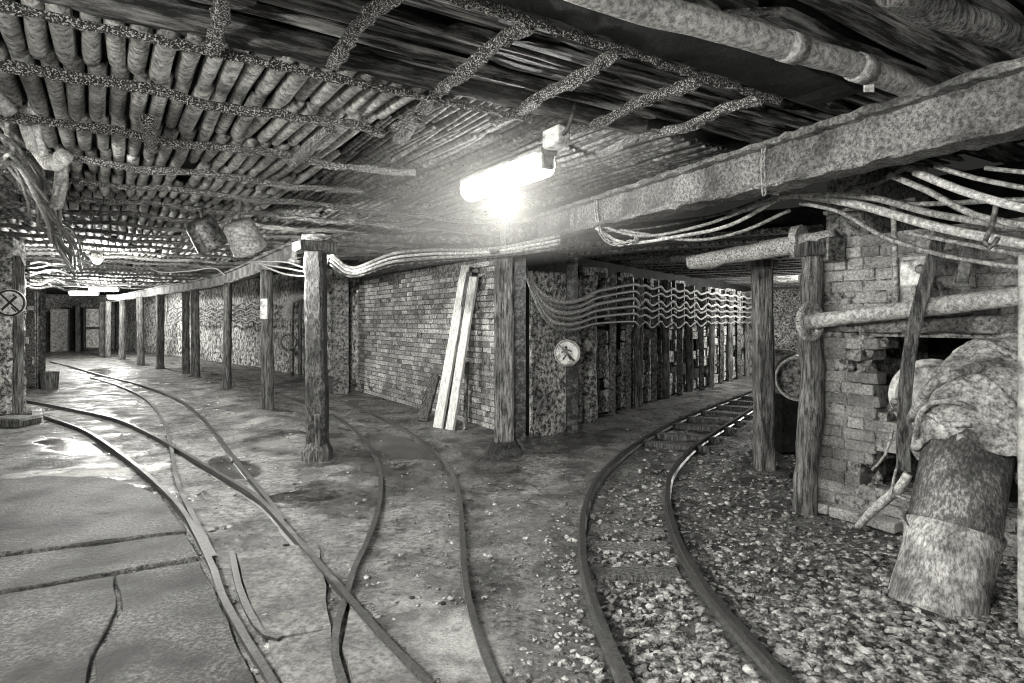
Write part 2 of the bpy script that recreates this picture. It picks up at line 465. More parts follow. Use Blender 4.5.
Z = fbm(X*.9, Y*.9, X*0+1, 4)*.05+fbm(X*4, Y*4, X*0+5, 4)*.028
Z = Z+gr*fbm(X*9, Y*9, X*0+6, 2)*.014
# soil piled between the posts and along the walls
mound = np.exp(-((V_-2.1)/.45)**2)*sstep(U_, 6, 8)*sstep(30-U_, 0, 5)
Z = Z+mound*(.05+.05*fbm(X*1.7, Y*1.7, X*0+2, 3))
Z = Z*(1-.6*conc)
rd = np.minimum.reduce([seg_dist(X, Y, p) for p in (RA, RB, RC, RD, RE, RF, RI, RJ)])
near_rail = np.exp(-(rd/.12)**2)
Z = Z*(1-.8*near_rail)-.006*near_rail
Z = Z*(1-wetw)-.012*wetw
wetw = np.maximum(wetw, damp)
nx, ny = len(xs), len(ys)
FV = np.stack([X.ravel(), Y.ravel(), Z.ravel()], 1)
FF = [(j*nx+i, j*nx+i+1, (j+1)*nx+i+1, (j+1)*nx+i) for j in range(ny-1) for i in range(nx-1)]
def floor_z(x, y):
    i = int(np.clip(np.searchsorted(xs, x), 1, nx-1)); j = int(np.clip(np.searchsorted(ys, y), 1, ny-1))
    return float(Z[j, i])
me = bpy.data.meshes.new('floor'); me.from_pydata(FV.tolist(), [], FF); me.update()
ca = me.color_attributes.new('ground', 'FLOAT_COLOR', 'POINT')
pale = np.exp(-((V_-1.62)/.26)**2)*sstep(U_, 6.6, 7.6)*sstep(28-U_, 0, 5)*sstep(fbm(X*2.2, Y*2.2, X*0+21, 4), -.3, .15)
for c, ra, rb, an in ((fl(455,640), .5, .17, 1.95), (fl(415,625), .3, .1, 2.0), (fl(95,470), 1.0, .3, .3)):  # pale patches; the first paints the lamp's reflection on a puddle
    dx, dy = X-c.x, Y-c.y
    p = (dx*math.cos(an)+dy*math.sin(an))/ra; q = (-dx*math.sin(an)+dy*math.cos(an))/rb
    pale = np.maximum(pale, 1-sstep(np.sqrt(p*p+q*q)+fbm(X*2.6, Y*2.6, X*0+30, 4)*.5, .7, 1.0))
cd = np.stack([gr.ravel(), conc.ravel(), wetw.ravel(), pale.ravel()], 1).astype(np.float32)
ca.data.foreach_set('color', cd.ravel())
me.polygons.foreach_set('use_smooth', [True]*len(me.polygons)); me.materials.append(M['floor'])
floor = bpy.data.objects.new('floor', me); COL.objects.link(floor); WLOC['floor'] = np.zeros(3)
tag(floor, kind='structure')

# concrete slabs of the walkway at the left
def slab(pts, top, thick, mat, parent, name, nsub=6, **kw):
    """an uneven flat piece with the given outline (world xy), slightly rounded rim"""
    P = [Vector((p[0], p[1])) for p in pts]
    out = []
    for i in range(len(P)):
        q = P[(i+1) % len(P)]; n = max(1, int((q-P[i]).length/.12))
        for k in range(n):
            e = P[i].lerp(q, k/n); out.append(e+Vector((R.uniform(-.008,.008), R.uniform(-.008,.008))))
    c = sum(out, Vector((0, 0)))/len(out); n = len(out)
    V = []; F = []
    for fac, z in ((1, top-thick), (1, top-.008), (.985, top)):
        for p in out:
            q = c+(p-c)*fac; V.append((q.x, q.y, z+(R.uniform(-.003,.003))))
    for l in range(2):
        for k in range(n):
            j = (k+1) % n; F.append((l*n+k, l*n+j, (l+1)*n+j, (l+1)*n+k))
    F.append(tuple(2*n+k for k in range(n)))
    return mk(name, (np.array(V), F), mat, parent, **kw)
def fxy(*pts): return [fl(x, y)[:2] for x, y in pts]
for pts in (fxy((-60,566),(0,557),(100,545),(186,533),(160,497),(110,480),(40,478),(-60,490)),
            fxy((-60,608),(0,595),(90,580),(198,560),(187,537),(100,549),(0,561),(-60,570)),
            fxy((-60,612),(0,599),(112,580),(118,612),(92,660),(84,720),(-60,720)),
            fxy((117,579),(199,565),(216,600),(238,650),(262,700),(266,720),(90,720),(97,662),(123,612))):
    slab(pts, .024, .05, M['slab'], floor, 'concrete_slab')

# loose stones of the ballast
def rock_mesh(seed, flat=.55):
    rr = random.Random(seed)
    bm = bmesh.new(); bmesh.ops.create_icosphere(bm, subdivisions=1, radius=.5)
    for v in bm.verts:
        v.co *= rr.uniform(.62, 1.15); v.co.z *= flat; v.co.x *= 1.15
    V = np.array([v.co[:] for v in bm.verts]); bm.verts.index_update(); F = [tuple(v.index for v in f.verts) for f in bm.faces]; bm.free()
    return V, F
rocks = variants('gravel_stone', [rock_mesh(k) for k in range(9)], M['stone'])
items = []
RAi = np.asarray(RA); RBi = np.asarray(RB)
def railx(path, y):
    P = np.asarray(path); o = np.argsort(P[:, 1]); return float(np.interp(y, P[o, 1], P[o, 0]))
tries = 0
while len(items) < 9000 and tries < 60000:
    tries += 1
    py = 395+ (R.random()**.8)*300
    px = R.uniform(430, 1060) if R.random() < .8 else R.uniform(120, 470)
    p = fl(px, py)
    off = p.x-railx(RA, p.y)
    u_, v_ = to_uv(p.x, p.y)
    if v_ > 4.5 and u_ < 2.85: continue
    dens = 1.0 if off > .1 else (.45 if off > -.25 else .13)
    if v_ > 4.3 and u_ > 6.8: continue
    if R.random() > dens: continue
    if seg_dist(np.array([p.x]), np.array([p.y]), [fl(455,640), fl(456,641), fl(457,642)])[0] < .3: continue
    if abs(off) < .05 or abs(p.x-railx(RB, p.y)) < .05: continue
    s = R.choice([.018,.022,.026,.03,.034,.04,.046,.056]) * (1 if off > -.1 else .7)
    Mx = Matrix.Translation((p.x, p.y, floor_z(p.x, p.y)+s*.12)) @ Matrix.Rotation(R.uniform(0, 6.28), 4, 'Z') @ Matrix.Rotation(R.uniform(-.5,.5), 4, 'X') @ Matrix.Diagonal((s*R.uniform(.8,1.3), s, s, 1))
    items.append((R.randrange(9), Mx, s))
pieces(floor, 'gravel_stone', rocks, items, M['stone'], 300)

# ------------------------------------------------------------------ tracks
RPROF = [(-.026,-.07),(.026,-.07),(.026,-.06),(.007,-.05),(.007,-.02),(.018,-.011),(.017,0),(-.017,0),(-.018,-.011),(-.007,-.02),(-.007,-.05),(-.026,-.06)]
def rail(path, parent, name='rail', drop=0.0):
    p = np.array(path, float); p[:, 2] += drop
    return mk(name, sweep(p, RPROF, jit=.0015), M['rail'], parent)
tA = thing('narrow_gauge_track', fl(600, 600), 'curved mine track on gravel bending right into the side tunnel', 'track')
rail(RA, tA, drop=.035); rail(RB, tA, drop=.035)
def nearest(path, p):
    P = np.asarray(path); i = int(((P[:, :2]-np.array(p)[:2])**2).sum(1).argmin()); return P[i]
k = 0
for s in [(604,570,.0),(601,548,.0),(605,532,.0)]+[None]*14:
    if s is None:
        d = 7.2+k*.62; k += 1
        i = int(np.abs(RAi[:, 1]-d).argmin()); p = RAi[i]
        z = .055
    else:
        pp = fl(s[0], s[1]); i = int(((RAi[:, :2]-np.array(pp)[:2])**2).sum(1).argmin()); p = RAi[i]; z = .012
    q = nearest(RB, p)
    dv = Vector((q[0]-p[0], q[1]-p[1], 0)); L = dv.length; mid = Vector(((p[0]+q[0])/2, (p[1]+q[1])/2, z-.045))
    mk('sleeper', boxm(L+.28 if s is None else L-.10, .11 if s is None else .15, .09, .012, .006, frame(mid, dv)), M['timber_dark'] if s is None else M['timber'], tA)
tC = thing('narrow_gauge_track', fl(420, 520), 'sunken track curving from bottom centre back behind the square timber prop', 'track')
rail(RC, tC, drop=-.015); rail(RD, tC, drop=-.02)
tE = thing('narrow_gauge_track', fl(290, 600), 'wet track in the walkway running from bottom left to the left-hand wall', 'track')
rail(RE, tE, drop=.0); rail(RF, tE, drop=-.004)
GR = rpath([(232,550),(238,580),(250,610),(266,630),(280,634)])
rail(GR, tE, 'guard_rail', -.012)
GR2 = rpath([(168,480),(178,505),(196,530),(214,560)]); 
tI = thing('narrow_gauge_track', fl(190, 430), 'muddy track joining at the switch from the far end of the gallery', 'track')
rail(RI, tI, drop=-.015); rail(RJ, tI, drop=-.01)
slab(fxy((236,557),(318,546),(326,590),(330,630),(268,640),(252,612)), .022, .05, M['plate'], None, 'floor_plate', label='large flat floor plate between the rails at the switch', cat='floor plate')
slab(fxy((268,644),(331,634),(331,655),(340,690),(344,720),(302,720),(284,690)), .022, .05, M['plate'], None, 'floor_plate', label='floor plate at the bottom edge between the crossing rails', cat='floor plate')
slab(fxy((351,605),(362,612),(420,682),(452,722),(362,722),(352,682),(343,652)), .026, .05, M['plate'], None, 'floor_plate', label='wedge-shaped floor plate in the fork of the crossing rails', cat='floor plate')

# ------------------------------------------------------------------ brick walls
def brick_mesh(seed, rough=.006):
    rs = NP.get_state(); NP.seed(seed)
    vf = boxm(1, 1, 1, 0.0, 0)
    bm = bmesh.new(); bmesh.ops.create_cube(bm, size=1)
    bmesh.ops.bevel(bm, geom=bm.edges[:], offset=.05, segments=1, affect='EDGES')
    for v in bm.verts: v.co += Vector(((NP.rand()-.5)*.05, (NP.rand()-.5)*.05, (NP.rand()-.5)*.08))
    V = np.array([v.co[:] for v in bm.verts]); bm.verts.index_update(); F = [tuple(v.index for v in f.verts) for f in bm.faces]; bm.free()
    NP.set_state(rs); return V, F
def brick_wall(parent, p0, p1, z0, z1, bl, bh, mat, face_dir, keep=None, seed=1, depth=.11, proud=.012, limit=300, gap=.012):
    """bricks laid in courses on the vertical plane p0 -> p1"""
    rr = random.Random(seed)
    metas = variants('brick', [brick_mesh(seed*10+k) for k in range(6)], mat)
    d = Vector((p1[0]-p0[0], p1[1]-p0[1], 0)); L = d.length; d.normalize()
    n = Vector((*face_dir, 0)).normalized()
    items = []
    c = 0; z = z0
    while z < z1:
        x = -rr.uniform(0, bl) if c % 2 else -bl*.5*(c % 4 == 2)
        while x < L:
            l = bl*rr.choice((1, 1, 1, .52, .95))
            if x+l*.5 > .02 and (keep is None or keep(x+l/2, z+bh/2)):
                o = rr.gauss(0, .006)
                ce = Vector((p0[0], p0[1], 0))+d*(x+l/2)+n*(proud-depth/2+o)+Vector((0, 0, z+bh/2))
                Mx = frame(ce, d) @ Matrix.Rotation(rr.gauss(0, .02), 4, 'Z') @ Matrix.Diagonal((l-gap, depth, bh-gap, 1))
                items.append((rr.randrange(6), Mx, 1.0))
            x += l
        z += bh; c += 1
    pieces(parent, 'brick', metas, items, mat, limit)
def wall_panel(name, p0, p1, z0, z1, th, mat, out, sub=.25, jit=.03, freq=2.2, smooth=True, **kw):
    """uneven masonry slab of real thickness; out = outward 2-D normal of the face that is seen"""
    p0, p1 = Vector((*p0[:2], 0)), Vector((*p1[:2], 0)); d = p1-p0; L = d.length; d.normalize(); n = Vector((*out, 0)).normalized()
    nx_ = max(2, int(L/sub)+1); nz_ = max(2, int((z1-z0)/sub)+1)
    V = []; F = []
    for s in (0, 1):
        for j in range(nz_):
            for i in range(nx_):
                q = p0+d*(L*i/(nx_-1))+Vector((0, 0, z0+(z1-z0)*j/(nz_-1)))
                k = jit*float(fbm(q.x*freq, q.y*freq, q.z*freq, 3)) if s == 0 else -th
                V.append(tuple(q+n*k))
    o = nx_*nz_
    for j in range(nz_-1):
        for i in range(nx_-1):
            a_ = j*nx_+i; F.append((a_, a_+1, a_+1+nx_, a_+nx_)); F.append((o+a_, o+a_+nx_, o+a_+1+nx_, o+a_+1))
    rim = [j*nx_ for j in range(nz_)], [j*nx_+nx_-1 for j in range(nz_)], list(range(nx_)), [(nz_-1)*nx_+i for i in range(nx_)]
    for r_ in rim:
        for p, q in zip(r_, r_[1:]): F.append((p, q, o+q, o+p))
    return mk(name, (np.array(V), F), mat, smooth=smooth, kind='structure', **kw)

# wall in the middle
w1a, w1b = uv(6.9, 4.28), uv(12.45, 4.32)
wall_c = wall_panel('wall_centre', w1a, w1b, -.1, 2.75, .3, M['mortar'], (-B2[0], -B2[1]), jit=.008)
brick_wall(wall_c, w1a, w1b, 0, 2.32, .235, .078, M['brick'], (-B2[0], -B2[1]), seed=3, keep=lambda x, z: not (z > 2.2+.08*math.sin(x*3)))
# recess and far gallery wall
fw = [uv(12.45, 5.3), uv(14.9, 5.2), Vector((-5.9,16.8,0)), Vector((-7.9,19.4,0)), Vector((-14.8,26.6,0)), Vector((-20.5,32,0))]
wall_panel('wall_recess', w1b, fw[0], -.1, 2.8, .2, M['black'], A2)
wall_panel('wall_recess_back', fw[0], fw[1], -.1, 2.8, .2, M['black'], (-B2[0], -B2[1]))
wall_panel('wall_recess_side', fw[1], fw[2], -.1, 2.8, .2, M['farwall'], (-.9,-.5))
wall_far = wall_panel('wall_gallery', fw[2], fw[3], -.1, 2.8, .3, M['farwall'], (-.8,-.6))
wall_far2 = wall_panel('wall_gallery_far', fw[3], fw[4], -.1, 2.8, .3, M['farwall'], (-.72,-.69))
wall_panel('wall_gallery_end', fw[4], fw[5], -.1, 2.8, .3, M['farwall'], (-.72,-.69))
for nm, p, q, out, sd in (('a', fw[2], fw[3], (-.8,-.6), 21), ('b', fw[3], fw[4], (-.72,-.69), 22)):
    brick_wall(wall_far if nm == 'a' else wall_far2, p, q, 0, 1.75, .42, .16, M['farwall'], out, seed=sd, depth=.08, proud=.02, limit=40)
# left wall and end of the gallery
lw = [uv(-3.5, -1.55), uv(11.9, -1.5), uv(16.9, -1.75), Vector((-22.3, 29.2, 0)), Vector((-24.5, 33.0, 0))]
wall_left = wall_panel('wall_left', lw[0], lw[1], -.1, 2.9, .3, M['whitewash'], B2, sub=.3)
wall_panel('wall_left_middle', lw[1], lw[2], -.1, 2.9, .3, M['whitewash'], B2)
wall_panel('wall_left_far', lw[2], lw[3], -.1, 2.9, .3, M['whitewash'], (.8,.6), sub=.4)
wall_end = wall_panel('wall_end', Vector((-24, 31.2, 0)), Vector((-19.5, 33.2, 0)), -.1, 2.9, .3, M['whitewash'], (.4,-.9), sub=.3)

# right wall with the broken opening for the duct
RV = 4.58
r0, r1 = uv(2.85, RV), uv(-1.6, RV)
LR = (r1-r0).length
def in_hole(x, z):
    u_ = 2.85-x
    edge = 2.30+.13*math.sin(z*7)+.07*math.sin(z*17+1)
    return u_ < edge and u_ > .3 and .22 < z < 1.36
def right_core():
    V = []; F = []; g = .09
    nx_ = int(LR/g); nz_ = int(2.2/g)
    d = (r1-r0).normalized(); n = Vector((-B2[0], -B2[1], 0))
    vid = {}
    def vert(i, j, s):
        if (i, j, s) not in vid:
            q = r0+d*(i*g)+Vector((0, 0, -.1+j*g))
            k = (.006*float(vnoise(q.x*9, q.y*9, q.z*9)) if s == 0 else -.36)
            h = .035*float(vnoise(q.x*6+9, q.y*6, q.z*6))
            vid[(i, j, s)] = len(V); V.append(tuple(q+n*k+d*h*.0+Vector((0, 0, h*.0))))
        return vid[(i, j, s)]
    solid = lambda i, j: 0 <= i < nx_ and 0 <= j < nz_ and not in_hole((i+.5)*g, -.1+(j+.5)*g)
    for i in range(nx_):
        for j in range(nz_):
            if not solid(i, j): continue
            F.append((vert(i,j,0), vert(i+1,j,0), vert(i+1,j+1,0), vert(i,j+1,0)))
            F.append((vert(i,j,1), vert(i,j+1,1), vert(i+1,j+1,1), vert(i+1,j,1)))
            for (di, dj, e) in ((-1,0,((i,j),(i,j+1))), (1,0,((i+1,j),(i+1,j+1))), (0,-1,((i,j),(i+1,j))), (0,1,((i,j+1),(i+1,j+1)))):
                if not solid(i+di, j+dj):
                    (p, q) = e; F.append((vert(*p,0), vert(*q,0), vert(*q,1), vert(*p,1)))
    return np.array(V), F
wall_r = mk('wall_right', right_core(), M['mortar_near'], kind='structure')
brick_wall(wall_r, r0, r1, .0, 2.03, .235, .083, M['brick_near'], (-B2[0], -B2[1]), seed=5, depth=.12, proud=.012, gap=.008,
           keep=lambda x, z: not in_hole(x+R.uniform(-.03,.03), z) and not (1.36 < z < 1.5 and 2.85-x < 2.75))
# chamber behind the opening, and the flank of the pillar facing the side tunnel
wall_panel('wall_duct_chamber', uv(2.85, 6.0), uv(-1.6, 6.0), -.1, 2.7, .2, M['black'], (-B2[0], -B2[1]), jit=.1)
wall_panel('wall_pillar_flank', uv(2.85, RV+.34), uv(2.85, 6.2), -.1, 2.7, .3, M['mortar_near'], A2, jit=.04)
# the flared brick footing of the pillar
for z_, o_ in ((.0, .05),):
    for x_ in (0.11, .35, .59):
        c = r0+(r1-r0).normalized()*(x_+.04-(.0 if z_ else 0))+Vector((-B2[0]*o_*.5, -B2[1]*o_*.5, z_+.042))
        o = mk('brick', boxm(.225, .13+o_, .072, .008, .005, frame(c, r1-r0)), M['brick_near'], wall_r)

# side tunnel walls
CD = Vector((.572, .82, 0)); CN = Vector((.82, -.572, 0))      # along / towards the track
s0 = Vector((.55, 8.2, 0))
def sp(s, off=0.0, z=0.0): return s0+CD*s+CN*off+Vector((0, 0, z))
wall_s = wall_panel('wall_side_tunnel', sp(-.6, -.14), sp(13, -.14), -.1, 2.6, .25, M['black'], CN[:2])
wall_panel('wall_side_tunnel_stub', w1a, sp(-.6, -.14), -.1, 2.6, .25, M['mortar'], (.3,-.95), jit=.03)
wall_panel('wall_side_tunnel_right', sp(.8, 3.1), sp(13, 3.1), -.1, 2.6, .25, M['black'], -CN[:2] if False else (-CN.x, -CN.y))
wall_panel('wall_side_tunnel_end', sp(12.5, -.4), sp(12.5, 3.4), -.1, 2.6, .25, M['whitewash'], (-CD.x, -CD.y))

# boards and stones packed between the steel props of the side tunnel
board_metas = variants('lagging_board', [boxm(1, 1, 1, .06, .03) for k in range(5)], M['whitewash'])
PR = [(.95,.13,'log'), (1.75,.09,'s'), (2.35,.08,'s'), (2.75,.13,'t'), (3.45,.09,'s'), (4.05,.12,'t'), (4.75,.09,'s'), (5.35,.13,'t'), (6.1,.09,'s'), (6.75,.12,'t'), (7.5,.09,'s'), (8.2,.12,'t'), (9.0,.1,'s'), (9.8,.12,'t'), (10.6,.1,'s'), (11.4,.12,'t')]
items = []
for i in range(len(PR)-1):
    a_, b_ = PR[i][0], PR[i+1][0]
    z = .02
    while z < 2.1:
        h = R.uniform(.16, .27)
        if R.random() < .86:
            c = sp((a_+b_)/2, -.10+R.uniform(-.03,.01), z+h/2)
            items.append((R.randrange(5), frame(c, CD) @ Matrix.Rotation(R.gauss(0,.03), 4, 'Y') @ Matrix.Diagonal((b_-a_, .07, h-.02, 1)), 1))
        z += h
pieces(wall_s, 'lagging_board', board_metas, items, M['whitewash'], 300)
ORD = ['first','second','third','fourth','fifth','sixth','seventh','eighth','ninth','tenth','eleventh','twelfth','thirteenth','fourteenth','fifteenth','sixteenth']
for i, (s, wd, kind) in enumerate(PR):
    h = R.uniform(2.02, 2.25)
    base = sp(s, 0, -.03); top = sp(s, R.uniform(-.03,.03), h)
    lab = f'{ORD[i]} prop along the side tunnel wall, counted inwards from the disc sign'
    if kind == 'log':
        mk('log_prop', tube(line(base, top, .12), [.15,.14,.13,.145,.14,.15], 12, .014, freq=7), M['whitewash'], smooth=True, label='thick pale peeling log prop beside the disc sign', cat='prop')
    elif kind == 't':
        mk('timber_prop', sweep(line(base, top, .12), rect(wd, wd, .02), jit=.008), M['timber'], label='split timber '+lab, cat='prop', group='props along the side tunnel wall')
    else:
        mk('steel_prop', sweep(line(base, top, .15), ibeam(wd, wd, .014, .012), jit=.004), M['steel'], label='dark steel '+lab, cat='prop', group='props along the side tunnel wall')
# whitewashed panel beside the middle post, with the disc sign
mk('wall_panel_board', boxm(.62, .06, 2.1, .01, .006, frame(Vector((at(548, 352, 7.95).x, 7.95, 1.03)), (.75,.66,0)), sub=4), M['whitewash'], label='patchy whitewashed board panel behind the disc sign', cat='panel')
mk('steel_prop', sweep(line(Vector((at(572,425,8.1).x,8.1,0)), at(572,258,8.1), .2), ibeam(.14,.14,.015,.015), jit=.004), M['cable_dark'], label='dark steel prop directly behind the disc sign', cat='prop')

# ------------------------------------------------------------------ ceiling
def slabbox(name, corners, z0, z1, mat):
    V = [(*c[:2], z0) for c in corners]+[(*c[:2], z1) for c in corners]
    n = len(corners)
    F = [tuple(range(n)), tuple(range(2*n-1, n-1, -1))]+[(k, (k+1) % n, n+(k+1) % n, n+k) for k in range(n)]
    return mk(name, (np.array(V), F), mat, kind='structure')
BU = 3.12          # where the roof changes direction
ZG = 2.74          # underside of the gallery lagging
ceil_g = slabbox('ceiling_gallery', [uv(BU,-1.9), uv(BU,5.6), uv(16,5.6), uv(44,3.5), uv(44,-4.5), uv(16,-1.9)], 2.80, 2.95, M['black'])
ceil_j = slabbox('ceiling_junction', [uv(-3.6,-1.9), uv(-3.6,6.3), uv(BU+.1,6.3), uv(BU+.1,-1.9)], 2.92, 3.05, M['black'])
ceil_s = slabbox('ceiling_side_tunnel', [sp(-.25,-.6), sp(-.25,3.6), sp(13,3.6), sp(13,-.6)], 2.46, 2.6, M['black'])
# half-round lagging of the gallery roof, one piece per bay
def lag_mesh(seed):
    rs = NP.get_state(); NP.seed(seed)
    nu, nv = 7, 6; V = []; F = []
    for i in range(nu):
        t = i/(nu-1); r = 1+.02*math.sin(t*9+seed)+(.0 if 0 < i < nu-1 else -.05)
        for j in range(nv):
            a_ = math.pi*j/(nv-1)
            V.append((math.cos(a_)*.5*r*(1+(NP.rand()-.5)*.06), t-.5, -math.sin(a_)*.5*r*(1+(NP.rand()-.5)*.06)))
    for i in range(nu-1):
        for j in range(nv-1):
            F.append((i*nv+j, i*nv+j+1, (i+1)*nv+j+1, (i+1)*nv+j))
    F.append(tuple(range(nv))); F.append(tuple((nu-1)*nv+j for j in range(nv-1, -1, -1)))
    for i in range(nu-1): F.append((i*nv, (i+1)*nv, (i+1)*nv+nv-1, i*nv+nv-1))
    NP.set_state(rs); return np.array(V), F
lags = variants('roof_lagging', [lag_mesh(k) for k in range(8)], M['lagging'], smooth=True)
bars_u = [3.75, 4.7, 5.65, 6.5, 7.4, 8.3, 9.2, 10.1, 10.9, 11.8, 12.8, 13.9, 15.0, 16.2, 17.4, 18.8, 20.4, 22.2, 24.2, 26.5]
items = []; slats = []
slat_metas = variants('roof_slat', [lag_mesh(k) for k in range(20, 26)], M['slat'], smooth=True)
ends = [BU+.02]+bars_u
for i in range(len(ends)-1):
    a_, b_ = ends[i], ends[i+1]
    v = -1.45 if a_ < 16 else -2.2
    while v < (4.2 if a_ < 14 else 3.0):
        wd = R.uniform(.085, .104) if v < 1.5 or a_ > 9 else R.uniform(.04, .07)
        hz = ZG+R.uniform(-.012, .02)+(.03 if v > 2.2 else 0)
        L = (b_-a_)*R.uniform(.97, 1.04)
        if R.random() < .97:
            c = uv((a_+b_)/2+R.uniform(-.02,.02), v, hz+.03)
            Mx = frame(c, (B2[0], B2[1], 0)) @ Matrix.Rotation(R.gauss(0,.015), 4, 'Z') @ Matrix.Rotation(R.gauss(0,.025), 4, 'X') @ Matrix.Diagonal((wd*.95, L, wd*1.2, 1))
            if v < 1.5 or a_ > 9: items.append((R.randrange(8), Mx, 1))
            else: slats.append((R.randrange(6), Mx, 1))
        v += wd*1.06
pieces(ceil_g, 'roof_lagging', lags, items, M['lagging'], 300)
pieces(ceil_g, 'roof_slat', slat_metas, slats, M['slat'], 250)
# bars across the gallery roof
for i, u in enumerate(bars_u):
    v0, v1 = (-1.45, 1.48) if i == 0 else ((-1.45, 2.0+.12*(i % 2)) if u < 6.5 else (-1.45 if u < 17 else -2.4, 4.2 if u < 14 else 2.6))
    n = max(6, int((v1-v0)/.06))
    path = [uv(u+.02*math.sin(v0+k*.7+i)+.03*(k/n), v0+(v1-v0)*k/n, ZG-.085+.015*math.sin(k*.33+i)) for k in range(n+1)]
    mk('roof_bar', sweep(path, rect(.042,.05,.012), jit=.009 if u < 9 else .005), M['crust'], ceil_g)
# short diagonal pieces of bar along the gallery
for (x0, y0, x1, y1) in ((293,163,331,129), (398,140,420,118), (148,118,152,150)):
    p, q = atz(x0, y0, ZG-.10), atz(x1, y1, ZG-.10)
    mk('roof_bar', sweep(line(p, q, .06), rect(.07,.06,.015), jit=.012), M['crust'], ceil_g)
# header beam where the roof changes direction
mk('header_beam', sweep(line(uv(BU,-1.7,2.80), uv(BU,3.1,2.80), .1), rect(.12,.12,.03), jit=.012), M['beam'], ceil_j)
mk('roof_bar', sweep(line(uv(BU+.05,-1.6,2.70), uv(BU+.05,2.2,2.70), .05), rect(.035,.035,.01), jit=.010), M['crust'], ceil_j)
# boards of the junction roof
def plank_mesh(seed):
    rs = NP.get_state(); NP.seed(seed)
    vf = sweep([(k/8-.5, .04*math.sin(k*.8+seed), .02*math.sin(k*1.3+seed*2)) for k in range(9)], rect(1, 1, .18), jit=.0)
    V = vf[0]+(NP.rand(*vf[0].shape)-.5)*np.array([.01,.14,.2]); NP.set_state(rs); return V, vf[1]
planks = variants('roof_board', [plank_mesh(k) for k in range(8)], M['plank_dark'])
items = []
u = -.6
while u < BU-.08:
    wd = R.choice([.03,.035,.04,.05,.06,.08,.1]) if u > 1.9 else R.uniform(.1,.2)
    v = -1.5+R.uniform(-.4, 0)
    while v < 5.5:
        L = R.uniform(.9, 2.2)
        c = uv(u+wd/2, v+L/2, 2.85+R.uniform(-.05,.04))
        Mx = frame(c, (B2[0], B2[1], 0)) @ Matrix.Rotation(R.gauss(0,.012), 4, 'Z') @ Matrix.Rotation(R.gauss(0,.012), 4, 'Y') @ Matrix.Diagonal((L-.01, wd-.008, R.uniform(.03,.07), 1))
        items.append((R.randrange(8), Mx, 1)); v += L
    u += wd*.98+(R.choice([.01,.02,.03,.05]) if u > 1.9 else 0)
pieces(ceil_j, 'roof_board', planks, items, M['plank_dark'], 300)
# bars along the junction roof
for i, (v, ua, ub) in enumerate(((-.25,1.5,3.05), (.37,1.5,3.08), (.93,2.1,3.1), (1.53,2.2,3.72), (2.07,2.2,3.4), (2.62,2.2,3.5), (3.14,2.2,3.6))):
    n = int((ub-ua)/.045)
    path = [uv(ua+(ub-ua)*k/n, v+.02*math.sin(k*.21+i), 2.73-.10*(k/n)**4*(i in (1,3))*.6+.012*math.sin(k*.4+i*2)) for k in range(n+1)]
    mk('roof_bar', sweep(path, rect(.058,.055,.014), jit=.012), M['crust'], ceil_j)
# dark heavy boards right of the girder and above the duct pipe
for i, (u0, v0, u1, v1, z) in enumerate(((.9,2.2,.95,5.2,2.84), (.55,1.7,.5,5.0,2.86), (1.95,1.5,2.0,3.3,2.80))[:2]):
    mk('roof_beam', sweep(line(uv(u0,v0,z), uv(u1,v1,z), .12), rect(.16,.12,.03), jit=.012), M['beam'], ceil_j)
mk('roof_beam', sweep(line(uv(2.0,.2,2.81), uv(2.0,3.6,2.81), .12), rect(.36,.12,.03), jit=.01), M['black'], ceil_j)  # black box standing in for the dark gap in the roof
mk('roof_bar', sweep(line(uv(2.19,.2,2.735), uv(2.19,3.3,2.735), .05), rect(.035,.035,.01), jit=.012), M['crust'], ceil_j)
# side tunnel roof boards
sb = variants('roof_board', [boxm(1,1,1,.1,.05) for k in range(4)], M['plank_dark'])
items = []
for k in range(54):
    c = sp(-.12+k*.24, 1.45, 2.41+R.uniform(-.02,.03))
    items.append((R.randrange(4), frame(c, CN) @ Matrix.Diagonal((3.5, .17, .06, 1)), 1))
pieces(ceil_s, 'roof_board', sb, items, M['plank_dark'], 300)
mk('roof_bar', sweep(line(at(632,262,9.5), at(700,258,8.0), .08), rect(.09,.09,.02), jit=.01), M['crust'], ceil_s)

# ------------------------------------------------------------------ girders
def girder(name, path, w_, h_, mat, label, parts=None):
    return mk(name, sweep(path, ibeam(w_, h_, .035, .03), jit=.008), mat, label=label, cat='girder')
g0, g1 = Vector((-.15, 7.95, 2.49)), Vector((3.27, -.45, 2.27))
g = thing('steel_girder', uv(1.8, 3.3, 2.19), 'heavy lime-crusted steel girder slanting across the upper right roof', 'girder')
mk('web', sweep(line(g0, g1, .07), rect(.05,.22), jit=.007), M['girder'], g)
mk('flange', sweep(line(g0+Vector((0,0,.125)), g1+Vector((0,0,.125)), .06), rect(.20,.035,.01), jit=.009), M['girder'], g)
mk('flange', sweep(line(g0-Vector((0,0,.12)), g1-Vector((0,0,.12)), .06), rect(.20,.035,.01), jit=.009), M['girder'], g)
gp = [uv(8.55,2.08,2.37), uv(10.3,2.1,2.37), uv(14.6,2.13,2.37), uv(17.9,1.87,2.37), uv(21.9,1.3,2.37), uv(28.7,.4,2.37), uv(34,-.6,2.37)]
gpath = catmull([tuple(p) for p in gp], .12)
g2 = thing('steel_girder', gp[0]-Vector((0,0,.14)), 'long pale girder carried by the row of round props along the gallery', 'girder')
mk('web', sweep(gpath, rect(.05,.2), jit=.006), M['girder'], g2)
mk('flange', sweep(gpath+np.array([0,0,.115]), rect(.16,.035,.01), jit=.009), M['girder'], g2)
mk('flange', sweep(gpath-np.array([0,0,.115]), rect(.16,.035,.01), jit=.009), M['girder'], g2)
P318, P508 = fl(318,457), fl(504,458)
